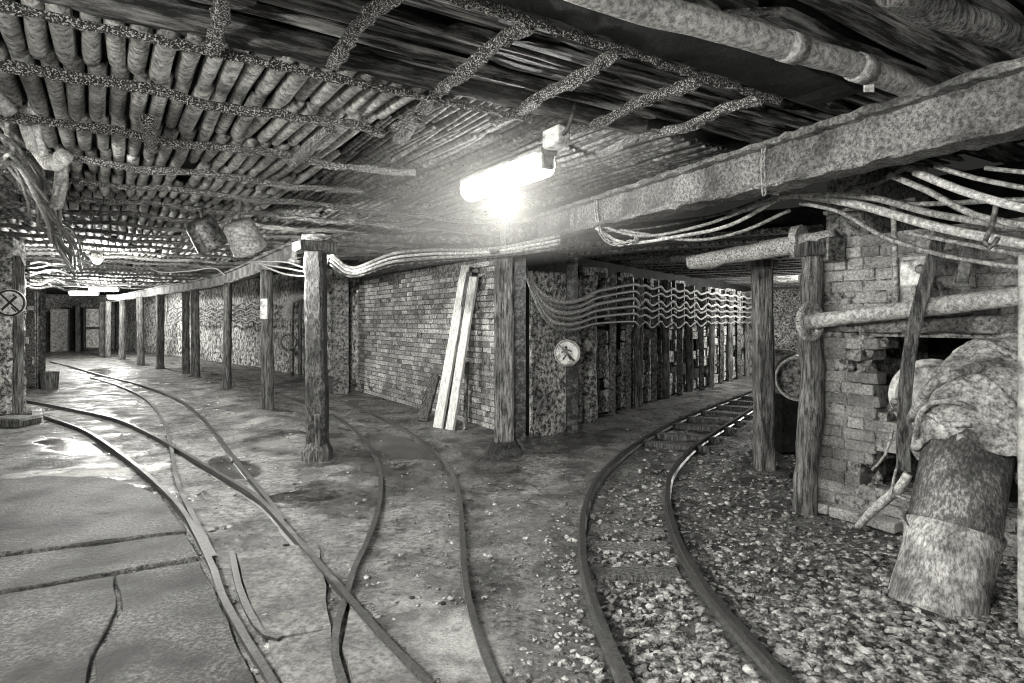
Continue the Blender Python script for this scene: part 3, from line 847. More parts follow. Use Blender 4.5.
mk('cross_beam', sweep(line(P318+Vector((-.2,.15,2.36)), P508+Vector((-.1,.0,2.30)), .1), rect(.12,.1,.02), jit=.012), M['beam'], label='dark cross beam between the square prop and the middle post', cat='beam')
mk('cross_beam', sweep(line(uv(6.7,4.15,2.45), uv(12.4,4.15,2.45), .15), rect(.2,.3,.03), jit=.012), M['beam'], label='dark beam lying along the top of the brick wall', cat='beam')
mk('cross_beam', sweep(line(P508+Vector((.1,0,2.36)), at(640,236,9.6), .15), rect(.2,.26,.03), jit=.012), M['beam'], label='dark beam over the mouth of the side tunnel', cat='beam')

# ------------------------------------------------------------------ posts
def round_post(px, base_y, wpx, label, top=2.25, mat='timber'):
    p = fl(px, base_y); r = wpx*p.y/FPX/2
    ln = line(p+Vector((0,0,-.06)), p+Vector((R.uniform(-.03,.03), R.uniform(-.03,.03), top)), .12)
    return mk('timber_prop', tube(ln, [r*1.06, r, r*1.02, r*.97, r, r*1.02], 12, r*.09, freq=9), M[mat], smooth=True, label=label, cat='prop', group='props under the gallery girder')
round_post(268, 413.5, 11.5, 'slim dark round prop in the gallery carrying a small pale plate', mat='timber_dark')
round_post(227, 390, 8, 'slim round prop in the gallery, next beyond the one with the plate', mat='timber_dark')
round_post(195.6, 378, 8, 'right one of the two gallery props standing close together')
round_post(186, 374, 7, 'left one of the two gallery props standing close together')
round_post(160, 369, 7.5, 'gallery prop in front of the wavy cables, just left of the close pair')
round_post(141, 364.5, 6.5, 'gallery prop second to the left of the close pair')
round_post(122, 360, 6, 'gallery prop third to the left of the close pair')
round_post(107.7, 357, 5, 'right one of the two far gallery props near the pool')
round_post(101.6, 356, 5, 'left one of the two far gallery props near the pool')
round_post(78, 352, 4.5, 'farthest gallery prop standing before the end wall')
p268 = fl(268, 413.5)
mk('plate', boxm(.11, .02, .32, .006, .003, Matrix.Translation(at(264, 309, p268.y-.095))), M['paint_white'], label='small pale notice plate fixed to a slim gallery prop', cat='plate')
# square prop
t = thing('timber_prop', P318, 'thick square timber prop standing alone left of the brick wall', 'prop')
mk('post', sweep(line(P318+Vector((0,0,-.05)), P318+Vector((-.03,0,2.2)), .1), rect(.2,.2,.03), jit=.008), M['timber_mottled'], t)
mk('head_block', boxm(.42, .26, .12, .02, .01, frame(P318+Vector((-.03,0,2.24)), (B2[0],B2[1],0))), M['timber_dark'], t)
mk('foot', tube([P318+Vector((0,0,-.04)), P318+Vector((0,0,.07)), P318+Vector((0,0,.16))], [.17,.16,.12], 12, .02, freq=8), M['timber_dark'], t)
mk('wedge', boxm(.05, .03, .34, .006, .006, Matrix.Translation(P318+Vector((.03,-.11,.3)))), M['timber'], t)
# middle post
t = thing('timber_post', P508, 'grey weathered post in the middle, dark steel channel at its right side', 'post')
mk('post', sweep(line(P508+Vector((0,0,-.05)), P508+Vector((0,0,2.19)), .1), rect(.2,.2,.02), jit=.006), M['timber'], t)
mk('steel_channel', sweep(line(P508+Vector((.17,.12,-.05)), P508+Vector((.17,.12,2.25)), .15), ibeam(.12,.12,.014,.012), jit=.003), M['cable_dark'], t)
mk('head_plate', boxm(.34, .3, .05, .01, .006, Matrix.Translation(P508+Vector((.02,0,2.17)))), M['steel'], t)
mk('concrete_foot', tube([P508+Vector((0,0,-.05)), P508+Vector((0,0,.06)), P508+Vector((0,0,.13)), P508+Vector((0,0,.2))], [.22,.2,.16,.13], 12, .03, freq=9), M['slab'], t)
# posts at the right tunnel mouth
P762 = fl(765, 474)
t = thing('timber_post', P762, 'straight sawn post at the mouth of the side tunnel', 'post')
mk('post', sweep(line(P762+Vector((0,0,-.05)), P762+Vector((-.03,0,1.98)), .08), rect(.175,.16,.03), jit=.007), M['timber'], t)
mk('head_block', boxm(.24, .22, .09, .01, .006, Matrix.Translation(P762+Vector((-.03,0,1.98)))), M['timber_dark'], t)
mk('concrete_foot', boxm(.32, .3, .1, .02, .012, Matrix.Translation(P762+Vector((.02,0,0)))), M['slab'], t)
P810 = fl(808, 512)
t = thing('timber_post', P810, 'crooked bark-edged trunk post against the brick pillar', 'post')
tr = [P810+Vector((-.02,0,-.05)), P810+Vector((.0,0,.5)), P810+Vector((.03,0,1.0)), P810+Vector((.02,0,1.5)), P810+Vector((.04,0,1.98))]
mk('post', tube([tuple(p) for p in tr], [.085,.08,.088,.075,.08,.075], 12, .02, step=.06, freq=8), M['timber'], t, smooth=True)
mk('head_block', boxm(.2, .2, .1, .01, .008, Matrix.Translation(P810+Vector((.04,0,1.99)))), M['timber_dark'], t)

# ------------------------------------------------------------------ right hand: pipes, planks, duct
def pipe_thing(label, cat, path, r, mat, name='pipe', **kw):
    return mk(name, tube(path, r, 14, **kw), M[mat], smooth=True, label=label, cat=cat)
# horizontal flaking pipe with collar
pa, pb = at(808, 322, 4.58), at(1060, 291, 3.30)
t = thing('steel_pipe', (pa+pb)/2, 'flaking horizontal pipe with a ring collar in front of the brick pillar', 'pipe')
mk('barrel', tube([tuple(p) for p in line(pa, pb, .05)], [.055,.052,.055,.058,.056,.055], 14, .004, freq=12), M['pipe'], t, smooth=True)
dirp = (pb-pa).normalized()
mk('collar', sweep([tuple(pa+dirp*.02+Vector((0,0,.0))+ (Vector((dirp.y,-dirp.x,0))*math.cos(k*math.pi/12)+Vector((0,0,1))*math.sin(k*math.pi/12))*.125) for k in range(25)], circ(.028,8), caps=False), M['log'], t, smooth=True)
cl = at(936, 297, 3.85)
mk('clamp', tube([tuple(cl+Vector((.02,-.0,-.09))), tuple(cl+Vector((.0,-.07,0))), tuple(cl+Vector((.02,0,.08))), tuple(cl+Vector((.05,.05,.0))), tuple(cl+Vector((.03,.0,-.1)))], .018, 6, step=.03), M['steel'], t)
# mud covered log across the tunnel mouth
la, lb = at(690, 263, 5.75), at(836, 238, 4.75)
t = thing('pipe_section', (la+lb)/2, 'mud-caked pipe with a bolted flange lying over the two tunnel posts', 'pipe')
mk('barrel', tube([tuple(p) for p in line(la, lb, .05)], [.06,.075,.07,.078,.075,.07], 14, .012, freq=10), M['log'], t, smooth=True)
dl = (lb-la).normalized(); sd = dl.cross(Vector((0,0,1))).normalized()
fc = at(800, 243, 4.98)
mk('flange', tube([tuple(fc-dl*.03), tuple(fc+dl*.03)], .14, 18, .006), M['log'], t)
mk('bolt', tube([tuple(fc+Vector((0,0,-.1))-dl*.08), tuple(fc+Vector((0,0,-.1))+dl*.22)], .016, 8), M['steel'], t)
# lintel over the opening
mk('lintel', sweep(line(uv(2.8,4.55,1.43), uv(-.8,4.5,1.43), .12), rect(.16,.11,.02), jit=.006), M['girder'], label='pale lintel beam over the broken wall opening', cat='beam')
mk('steel_flat', boxm(.62,.05,.03,.004,0, frame(at(868,207,4.3),(.545,-.839,0))), M['steel'], label='thin dark bar across the upper bricks of the pillar', cat='bar')
mk('bracket_box', boxm(.14,.16,.18,.01,.004, Matrix.Translation(at(831,250,4.62))), M['steel'], label='dark iron block at the top corner of the brick pillar', cat='bracket')
# the great duct
db = uv(1.50, 3.62)
duct_path = [tuple(db+Vector((-.06,-.06,-.05))), tuple(uv(1.47,3.72,.35)), tuple(uv(1.48,3.9,.72)), tuple(uv(1.48,4.05,.92)), tuple(uv(1.46,4.25,1.05)), tuple(uv(1.42,4.6,1.1)), tuple(uv(1.4,5.7,1.05))]
t = thing('air_duct', tuple(db), 'fat lime-streaked air duct bending down out of the wall wrapped in canvas', 'duct')
dp = catmull(duct_path, .04); cut = int(np.argmin(np.abs(dp[:, 2]-.36)))
mk('lower_section', sweep(dp[:cut+1], circ(.212, 30), jit=.012, freq=5), M['duct_pale'], t, smooth=True)
mk('upper_section', sweep(dp[cut:], circ(.203, 30), jit=.012, freq=5), M['duct'], t, smooth=True)
sm = np.array(db)
mk('seam_ring', sweep([tuple(uv(1.47,3.72,.36)+Vector((math.cos(k*math.pi/16)*.214, math.sin(k*math.pi/16)*.214, .05*math.sin(k*math.pi/16)))) for k in range(33)], circ(.009,6), caps=False), M['duct'], t, smooth=True)
def canvas():
    p = catmull([tuple(uv(1.48,3.93,.74)), tuple(uv(1.48,4.02,.9)), tuple(uv(1.47,4.15,1.0)), tuple(uv(1.45,4.4,1.08)), tuple(uv(1.44,4.7,1.08))], .025)
    m = 48; V, F = sweep(p, circ(.262, m), caps=False)
    V = V.reshape(len(p), m, 3)
    for i in range(len(p)):
        c = V[i].mean(0); t_ = i/len(p)
        for k in range(m):
            a_ = 2*math.pi*k/m
            f = 1+.05*math.sin(a_*3+t_*16)+.045*abs(math.sin(a_*4-t_*15+2))+.07*abs(math.sin(t_*11+a_*1.5))+.02*math.sin(t_*40+a_*3)-.13*(1-min(1, t_/.45))
            V[i, k] = c+(V[i, k]-c)*f
            if i < 6: V[i, k, 2] -= (6-i)/6*.10*(.5+.5*math.sin(a_*3+1)*math.cos(a_*5)); V[i, k, 1] -= (6-i)/6*.03*math.sin(a_*4)
    V = V.reshape(-1, 3)
    V += NP.normal(0, .003, V.shape)
    q = V.copy(); n = len(V)
    return V, F
o = mk('canvas_wrap', canvas(), M['canvas'], t, smooth=True)
cv, _ = canvas(); nr = len(cv)//48; cr = cv.reshape(nr, 48, 3)
for j in range(7):
    i0, di, a0, r_ = ((3,.5,.2,.016), (8,.9,.1,.024), (12,-.5,.3,.013), (15,.7,.0,.02), (19,-.3,.25,.015), (5,1.3,.35,.014), (22,.4,.1,.022))[j]
    fp = []
    for q in range(30):
        ii = int(np.clip(i0+di*q*.35, 0, nr-1)); kk = int(a0*48+q*.9) % 48
        cc = cr[ii].mean(0); fp.append(cc+(cr[ii, kk]-cc)*1.01)
    fp = np.array(fp); fp = np.array([fp[max(0, m_-1):m_+2].mean(0) for m_ in range(len(fp))])
    mk('canvas_fold', sweep(fp, circ(r_, 7), jit=.004), M['canvas'], t, smooth=True)
sol = o.modifiers.new('thickness', 'SOLIDIFY'); sol.thickness = .008
def strap(pts, r=.022): return tube([tuple(p) for p in pts], r, 8, .004, step=.04, freq=14)
e0 = uv(1.48,3.86,1.02)
mk('rope', strap([at(912,418,3.5), at(930,388,3.3), at(960,372,3.26), at(1000,362,3.4)], .028), M['canvas'], t, smooth=True)
mk('rope', strap([at(915,450,3.5), at(922,410,3.36), at(955,402,3.24), at(1000,425,3.3), at(1008,450,3.4)], .014), M['canvas'], t, smooth=True)
for k, (x0, y0, x1, y1) in enumerate(((1000,372,1016,418), (1008,395,1012,440), (990,425,1004,462))):
    a_, b_ = at(x0, y0, 3.34), at(x1, y1, 3.38)
    mk('torn_flap', boxm((b_-a_).length, .05+.03*k, .012, .003, .006, frame((a_+b_)/2, b_-a_, (0,-1,.2)), sub=2), M['canvas'], t)
# older stub of duct with a white flange inside the opening
fo = uv(2.02, 4.78, .93)
t = thing('duct_stub', fo, 'pale round duct flange half hidden behind the leaning plank', 'duct')
Mz = frame(fo, (0,0,1), (-.35,-.94,0))
mk('flange', lathe([(0,-.02),(.25,-.02),(.26,0),(.26,.03),(.22,.035),(.2,.02),(0,.02)], 28, frame(fo, (0,0,1), (-.45,-.89,0))), M['paint_white'], t, smooth=False)
mk('stub', lathe([(.21,-.5),(.21,0)], 24, frame(fo, (0,0,1), (-.45,-.89,0))), M['duct'], t, smooth=True)
# rubble along the edge of the break
rub = variants('rubble_stone', [rock_mesh(40+k, .9) for k in range(5)], M['mortar_near'])
items = []
for k in range(34):
    z = R.uniform(.05, 1.3); u_ = 2.30+.13*math.sin(z*7)+.07*math.sin(z*17+1)+R.uniform(-.12, .02)
    s = R.uniform(.05, .13)
    items.append((R.randrange(5), Matrix.Translation(uv(u_, RV+R.uniform(.0,.16), z)) @ Matrix.Rotation(R.uniform(0,6), 4, 'Y') @ Matrix.Diagonal((s,s,s,1)), s))
pieces(wall_r, 'rubble_stone', rub, items, M['mortar_near'])
# leaning plank, hanging slat
def plank(name, p, q, w_, th, mat, label, cat='plank', bow=0.0, face=(0,-1,0)):
    n = 14; d = (Vector(q)-Vector(p)); s = d.normalized().cross(Vector(face)).normalized()
    path = [tuple(Vector(p)+d*(k/n)+s*bow*math.sin(math.pi*k/n)) for k in range(n+1)]
    prof = [(a_, b_) for a_, b_ in rect(w_, th, .006)]
    # sweep with a fixed frame so that the broad side faces `face`
    V = []; F = []; f = Vector(face).normalized()
    for c in path:
        for a_, b_ in prof: V.append(tuple(Vector(c)+s*a_+f*b_+Vector((R.uniform(-1,1), R.uniform(-1,1), R.uniform(-1,1)))*.003))
    m = len(prof)
    for i in range(n):
        for j in range(m): F.append((i*m+j, i*m+(j+1) % m, (i+1)*m+(j+1) % m, (i+1)*m+j))
    F.append(tuple(range(m-1,-1,-1))); F.append(tuple(n*m+j for j in range(m)))
    return mk(name, (np.array(V), F), M[mat], label=label, cat=cat)
plank('plank', at(904, 470, 3.72), at(944, 226, 3.82), .075, .05, 'timber_dark', 'bowed dark plank leaning in front of the duct opening', bow=-.07, face=(-.5,-.86,0))
plank('slat', at(962, 283, 3.55), at(972, 228, 3.55), .06, .03, 'cable_dark', 'short dark slat hanging on the bricks right of the switch box', 'slat', face=(-.5,-.86,0))
mk('conduit', tube([tuple(at(896,303,4.05)), tuple(at(895,250,4.05)), tuple(at(893,205,4.05))], .018, 8, step=.1), M['cable'], smooth=True, label='thin upright conduit on the bricks left of the switch box', cat='conduit')
sbp = at(915, 273, 3.95)
t = thing('switch_box', tuple(sbp), 'small white switch box on the brick wall', 'switch box')
Ms = frame(sbp, (.545,-.839,0))
mk('case', boxm(.16,.06,.17,.012,0, Ms), M['paint_white'], t)
mk('knob', lathe([(0,-.02),(.03,-.02),(.03,.012),(.02,.02),(0,.02)], 16, frame(sbp+Vector((-.0,-.055,.02)), (0,0,1), (-.839,-.545,0))), M['cable_dark'], t)
mk('cable_gland', tube([tuple(sbp+Vector((-.01,-.01,-.08))), tuple(sbp+Vector((-.01,-.01,-.16)))], .02, 10), M['cable'], t)
mk('mounting_plate', boxm(.2,.02,.34,.006,0, frame(sbp+Vector((.02,.04,-.06)), (.545,-.839,0))), M['housing'], t)
mk('hose', tube([tuple(fl(858,533)+Vector((0,0,.04))), tuple(at(868,515,4.1)), tuple(at(885,500,3.95)), tuple(at(900,488,3.8)), tuple(at(908,474,3.75))], [.022,.028,.03,.03,.026], 9, .006, step=.05, freq=12), M['hose'], smooth=True, label='bent pale hose end lying at the foot of the brick pillar', cat='hose')
for k, pts in enumerate((((890,500,3.8),(896,470,3.85),(905,450,3.8)), ((872,470,4.0),(885,455,3.95),(893,430,3.95)), ((895,495,3.75),(912,500,3.6),(918,480,3.6)))):
    mk('wire', tube([tuple(at(*p)) for p in pts], .009, 6, step=.05), M['cable'], smooth=True, label=['thin broken wire sticking up beside the leaning plank', 'thin wire in the gap of the broken bricks', 'thin wire looping at the foot of the leaning plank'][k], cat='wire')
mk('edge_pole', tube([tuple(at(1026,760,2.86)), tuple(at(1026,255,2.86))], .03, 10, .002, step=.1, freq=8), M['housing'], smooth=True, label='thin pale pole at the right edge of the picture', cat='pole')
mk('rag', boxm(.03,.012,.16,.004,.004, Matrix.Translation(at(862,338,4.2)), sub=2), M['canvas'], label='small pale rag hanging from the flaking pipe', cat='rag')
# drums in the side tunnel between the posts
for k, (px, py, d, r) in enumerate(((782,356,7.2,.24), (797,358,6.6,.22))):
    c = at(px, py, d); c.z = .64+r
    t = thing('drum', tuple(c-Vector((0,0,r))), ['dark drum between the two tunnel posts', 'pale-rimmed drum tight against the trunk post'][k], 'drum')
    Md = frame(c, (0,0,1), (-.35,-.93,0))
    mk('shell', lathe([(0,-.3),(r,-.3),(r,.28),(r*.9,.28),(r*.88,.24),(0,.24)], 24, Md), M['steel'], t, smooth=False)
    mk('rim', sweep([tuple(Md @ Vector((math.cos(q*math.pi/14)*r, math.sin(q*math.pi/14)*r, .28))) for q in range(29)], circ(.016,6), caps=False), M['pipe'] if k else M['steel'], t, smooth=True)
mk('drum_stand', boxm(.5,.6,.62,.03,.01, Matrix.Translation(Vector((at(790,356,7.0).x, 7.0, .32))), sub=2), M['black'], label='dark block carrying the drums between the tunnel posts', cat='stand')

# pipe across the roof, upper right
pp = [atz(560,-20,2.66), atz(640,8,2.66), atz(700,22,2.66), atz(790,47,2.66), atz(860,68,2.66), atz(905,86,2.64), atz(925,98,2.60)]
t = thing('roof_pipe', tuple(pp[2]), 'pale patched pipe slung under the roof at the upper right', 'pipe')
mk('barrel', tube([tuple(p) for p in pp], [.058,.058,.06,.058,.056,.052], 16, .004, step=.05, freq=8), M['pipe'], t, smooth=True)
for k, px_ in enumerate((3, 4)):
    c = pp[px_]-Vector((.0,0,0)); dd = (pp[px_+1]-pp[px_-1]).normalized()
    mk('sleeve', tube([tuple(c-dd*.04), tuple(c+dd*.06)], .066, 16, .002), M['pipe'], t, smooth=True)
mk('tag', boxm(.05,.012,.04,.003,0, Matrix.Translation(atz(869,88,2.585))), M['paint_white'], t)
lg = [atz(890,-12,2.72), atz(940,12,2.72), atz(985,28,2.72), atz(1060,58,2.70)]
mk('roof_log', tube([tuple(p) for p in lg], [.06,.065,.06,.06], 12, .012, step=.06, freq=9), M['timber'], smooth=True, label='rough log under the roof at the top right corner', cat='log')

# ------------------------------------------------------------------ cables
def cable(pts, r, mat, label, group=None, jit=.0, name='cable'):
    return mk(name, tube([tuple(p) for p in pts], r, 7, jit, step=.08), M[mat], smooth=True, label=label, cat='cable', group=group)
# bundle under the girder at the right
RB_L = 'cables slung under the girder'
bund = [
 ([(770,190,4.6),(850,203,4.2),(930,225,3.7),(990,238,3.4),(1060,250,3.1)], .030, 'hose', 'thickest pale hose of the bundle below the girder'),
 ([(780,196,4.5),(860,196,4.1),(940,215,3.6),(1060,232,3.0)], .022, 'cable', 'cable lying directly on top of the thickest hose below the girder'),
 ([(800,203,4.3),(840,212,4.1),(880,235,3.9),(930,252,3.65),(980,262,3.45),(1060,272,3.1)], .014, 'cable', 'thin cable drooping lowest across the brick wall'),
 ([(890,175,3.5),(930,192,3.3),(975,215,3.1),(1060,232,2.8)], .018, 'cable', 'cable crossing diagonally over the bundle from the girder'),
 ([(895,205,3.9),(950,203,3.7),(1010,200,3.5),(1060,199,3.3)], .016, 'cable', 'straight level cable behind the diagonal cables'),
 ([(915,172,3.3),(960,190,3.1),(1010,205,2.95),(1060,215,2.8)], .022, 'hose', 'pale cable high under the girder at the right edge'),
 ([(935,166,3.2),(975,178,3.05),(1060,195,2.75)], .013, 'cable', 'thin cable above the pale one at the right edge'),
 ([(985,168,3.1),(1060,176,2.85)], .012, 'cable', 'short thin cable at the right edge, top of the bundle'),
 ([(850,188,4.1),(880,182,3.9),(910,165,3.7),(925,170,3.6)], .018, 'cable_dark', 'dark cable looping up behind the girder'),
 ([(905,232,3.7),(960,243,3.45),(1060,262,3.0)], .013, 'cable', 'thin cable just under the thickest hose at the right'),
]
for pts, r, mt, lab in bund: cable([at(*p) for p in pts], r, mt, lab, RB_L)
gb = [
 ([(596,228,5.6),(625,243,5.5),(680,236,5.2),(730,225,5.0),(780,198,4.7)], .016, 'hose', 'lowest cable sagging under the girder above the side tunnel'),
 ([(590,222,5.6),(640,236,5.4),(700,226,5.1),(760,205,4.8),(800,195,4.6)], .014, 'cable', 'second cable sagging under the girder above the side tunnel'),
 ([(620,230,5.5),(690,240,5.2),(740,232,5.0),(790,210,4.7)], .014, 'cable', 'third cable sagging under the girder above the side tunnel'),
 ([(600,232,5.6),(650,228,5.4),(720,214,5.1),(770,196,4.7)], .012, 'cable_dark', 'dark cable tight under the girder above the side tunnel'),
]
for pts, r, mt, lab in gb: cable([at(*p) for p in pts], r, mt, lab, 'cables above the side tunnel')
# hook holding the bundle
mk('cable_hook', tube([tuple(at(997,200,3.0)), tuple(at(992,225,3.0)), tuple(at(985,242,2.98)), tuple(at(990,248,2.95)), tuple(at(998,238,2.95))], .012, 7, step=.03), M['steel'], smooth=True, label='bent iron hook holding the cables at the right', cat='hook')
# cable run between the square prop and the middle post
for k in range(4):
    dz = (k-1.5)*.045
    pts = [at(330,252+k*4,7.0), at(352,268+k*3,7.1), at(392,254+k*4,7.0), at(430,250+k*4,6.8), at(470,250+k*3,6.6), at(505,247+k*3,6.4), at(560,236+k*4,6.2)]
    cable(pts, .016 if k % 2 else .02, ['cable','hose','cable','cable_dark'][k], ['top','second','third','lowest'][k]+' cable draped along the beam left of the middle post', 'cables on the cross beam')
for k in range(3):
    cable([at(250+k*3,262,9), at(285,262+k*6,8.2), at(310+k*4,268+k*3,7.4), at(332,252,7.0)], .014, 'cable', ['upper','middle','lower'][k]+' cable sagging behind the head of the square prop', 'cables on the cross beam')
# wavy cables along the side tunnel wall
for k in range(6):
    z = 2.06-.125*k
    pts = [at(523+k*.5, 262+k*2, 6.9), at(529+k*1.5, 278+k*5.0, 7.0), at(541+k*2, 293+k*6.5, 7.15), at(560+k*1.5, 302+k*5.6, 7.4), at(580, 300+k*5.6, 7.8), at(598, 291+k*6.5, 8.6)]
    s = 1.05
    idx = [p[0] for p in PR]
    for i in range(2, len(PR)):
        if i == 2 and k < 0: continue
        pts.append(sp(idx[i], .12, z+R.uniform(-.015,.015)))
        if i+1 < len(PR): pts.append(sp((idx[i]+idx[i+1])/2, .10, z-(.045+R.uniform(0,.04)+(k in (2,5))*.04)*(1 if i < 8 else .45)))
    cable(pts, .026 if k < 4 else .02, 'cable' if k % 2 else 'hose', ['uppermost','second','third','fourth','fifth','lowest'][k]+' wavy cable along the side tunnel wall', 'wavy cables of the side tunnel')
for i in range(2, len(PR), 1):
    mk('cable_bracket', boxm(.035,.09,.82,.006,0, frame(sp(PR[i][0], .05, 1.76), CD)), M['steel'], wall_s)
# wavy cables along the gallery wall
for k in range(4):
    pts = []
    for j in range(23):
        s_ = j/22; p = Vector((-6.3,16.6,0)).lerp(Vector((-13.2,24.2,0)), s_)
        pts.append(Vector((p.x-.1, p.y-.08, 1.92-.16*k+(.04 if j % 2 else -.04))))
    cable(pts, .032, 'cable', ['top','second','third','bottom'][k]+' wavy cable on the far gallery wall behind the props', 'wavy cables of the gallery')
# long thin cable under the gallery roof
cable([at(146,265,14), at(160,272,14), at(190,271,13.8), at(213,268,13.5), at(225,275,13.3)], .012, 'hose', 'thin pale wire running under the gallery roof to the girder')

# chains on the girder
def chain(pts, label, size=.05):
    P = catmull([tuple(p) for p in pts], .004); L = np.concatenate([[0], np.cumsum(np.linalg.norm(np.diff(P, axis=0), axis=1))])
    t = thing('chain', tuple(P[0]), label, 'chain')
    n = int(L[-1]/(size*.72))
    link = [(math.cos(a_)*.5+(.22 if math.cos(a_) > 0 else -.22)*1.0, math.sin(a_)*.36) for a_ in [2*math.pi*k/12 for k in range(12)]]
    pth = [(x*size*.9, y*size, 0) for x, y in link]; pth = pth+[pth[0], pth[1]]
    vf = sweep(pth, circ(size*.13, 5), caps=False)
    me = variants('link', [vf], M['pipe'], True)[0]
    for k in range(n):
        s_ = (k+.5)*L[-1]/n
        p = Vector([np.interp(s_, L, P[:, c]) for c in range(3)]); q = Vector([np.interp(min(s_+.01, L[-1]), L, P[:, c]) for c in range(3)])
        q0 = Vector([np.interp(max(s_-.01, 0), L, P[:, c]) for c in range(3)])
        d = (q-q0).normalized(); ref = Vector((.3,-.9,.2)) if k % 2 else d.cross(Vector((.3,-.9,.2)))
        Mx = frame(p, d, ref); o = bpy.data.objects.new('link', me); COL.objects.link(o); o.parent = t
        Mx.translation = p-Vector(WLOC[t.name]); o.matrix_local = Mx
chain([at(596,198,5.6), at(597,215,5.56), at(602,235,5.5), at(615,244,5.45), at(634,241,5.4), at(637,236,5.45)], 'hanging chain draped in a loop on the girder')
chain([at(574,203,6.0), at(572,218,5.98), at(573,232,5.98)], 'short chain hanging straight at the far end of the girder')
chain([at(764,146,3.70), at(763,170,3.66), at(764,194,3.70)], 'short chain around the middle of the girder', .04)

# hoses and cables at the left, under the roof
LH = 'hoses hanging at the upper left'
cable([at(8,38,3.6), at(16,70,3.7), at(24,110,3.8), at(36,148,3.85), at(48,163,3.85), at(57,164,3.8), at(65,155,3.75)], .048, 'hose', 'thick pale hose ending in a hooked elbow at the upper left', LH)
cable([at(22,50,3.7), at(30,95,3.75), at(37,130,3.8), at(44,156,3.8)], .022, 'hose', 'thin pale hose running beside the hooked elbow', LH)
cable([at(62,165,5.0), at(60,190,5.1), at(56,206,5.2)], .05, 'hose', 'short thick hose below the hooked elbow', LH)
cable([at(-25,70,3.4), at(-5,95,3.5), at(10,112,3.6)], .045, 'hose', 'thick hose entering at the left edge under the roof', LH)
lab_l = ['outermost','second','third','fourth','fifth','sixth','seventh','eighth','ninth']
lab_l += ['tenth','eleventh','twelfth','thirteenth','fourteenth','fifteenth','sixteenth']
for k in range(16):
    g_ = k/15
    x0, y0 = -28+R.uniform(0, 40)*(k % 2), 70+g_*95
    pts = [at(x0, y0, 3.7+R.uniform(-.1,.3)), at(8+R.uniform(-8,12), 120+g_*45+R.uniform(-8,8), 4.2), at(24+R.uniform(-10,18), 168+g_*25+R.uniform(-14,14), 4.9+R.uniform(-.2,.2)),
           at(44+R.uniform(-10,16), 205+g_*12+R.uniform(-10,14), 5.8+R.uniform(-.2,.2)), at(62+R.uniform(-8,14), 236+R.uniform(-8,12), 7.3), at(80+R.uniform(-12,12), 262+R.uniform(-3,9), 9.4+R.uniform(-.5,.5))]
    cable(pts, R.uniform(.009,.02), ['hose','cable','cable'][k % 3], lab_l[k]+' cable of the tangled bundle at the left edge, counted from the top', LH)
for k in range(7):
    cable([at(28, 264+k*4, 9.6), at(40, 260+k*5+R.uniform(-3,3), 10.2), at(54, 262+k*4+R.uniform(-4,4), 10.8), at(66, 264+k*4+R.uniform(-4,3), 11.6), at(76, 270+k*3, 12.6)], R.uniform(.014,.024), 'cable' if k % 2 else 'cable_dark', lab_l[k]+' cable of the lower tangle above the dark cabinet', 'cable tangle above the cabinet')

# ------------------------------------------------------------------ left pillar, sign, cabinet
pl = fl(10, 419)
t = thing('pillar', tuple(pl), 'lime-streaked pillar at the left edge bearing the disc sign', 'pillar')
mk('shaft', sweep(line(pl+Vector((-.1,0,-.05)), pl+Vector((-.1,0,2.75)), .14), rect(.46,.34,.05), jit=.018), M['whitewash'], t)
mk('plank', sweep(line(pl+Vector((.17,-.06,-.02)), pl+Vector((.17,-.06,2.4)), .14), rect(.1,.12,.02), jit=.008), M['timber'], t)
mk('foot', boxm(.42,.4,.12,.02,.012, Matrix.Translation(pl+Vector((.02,-.05,.04)))), M['timber_dark'], t)
def disc_sign(c, r, nrm_, label, parent_label=None, figure=0):
    t = thing('prohibition_sign', tuple(c), label, 'sign')
    Md = frame(c, (0,0,1), nrm_)        # local x up, z normal
    # the lathe axis is local z = normal
    mk('disc', lathe([(0,-.012),(r,-.012),(r,.0),(r*.985,.004),(0,.004)], 32, Md), M['paint_white'], t)
    ring = [tuple(Md @ Vector((math.cos(a_)*r*.9, math.sin(a_)*r*.9, .006))) for a_ in [2*math.pi*k/32 for k in range(33)]]
    mk('ring', sweep(ring, circ(r*.07,6), caps=False), M['housing'] if figure else M['paint_black'], t)
    def bar(x0, y0, x1, y1, wd, nm):
        a_, b_ = Md @ Vector((y0*r, -x0*r, .008)), Md @ Vector((y1*r, -x1*r, .008))
        mk(nm, boxm((b_-a_).length, wd*r, .006, 0, 0, frame((a_+b_)/2, b_-a_, nrm_)), M['steel'] if figure else M['paint_black'], t)
    return bar
bar = disc_sign(at(10, 303, 8.95), .20, (.25,-.97,0), 'white round no-smoking sign on the left pillar')
bar(-.55,.62,.6,-.62,.13,'slash'); bar(-.5,-.5,.42,.48,.17,'cigarette'); bar(.2,.62,.38,.45,.07,'smoke'); bar(.1,-.3,.4,-.62,.1,'hand')
bar = disc_sign(at(567, 353, 7.6), .165, (-.35,-.93,0), 'pale round prohibition sign hanging at the side tunnel mouth', figure=1)
bar(-.6,.6,.6,-.6,.13,'slash'); bar(-.1,.5,-.02,.32,.2,'figure_head'); bar(-.1,.3,.05,-.1,.2,'figure_body'); bar(.05,-.1,.3,-.5,.12,'figure_leg'); bar(-.02,-.1,-.3,-.48,.12,'figure_leg'); bar(0,.25,.36,.12,.1,'figure_arm'); bar(-.08,.22,-.42,.02,.1,'figure_arm')
cb = fl(32, 390)
t = thing('cabinet', tuple(cb), 'tall dark steel cabinet behind the left pillar', 'cabinet')
hcab = 2.15
mk('body', boxm(.34,.24,hcab,.02,0, Matrix.Translation(cb+Vector((-.02,.08,hcab/2)))), M['cable_dark'], t)
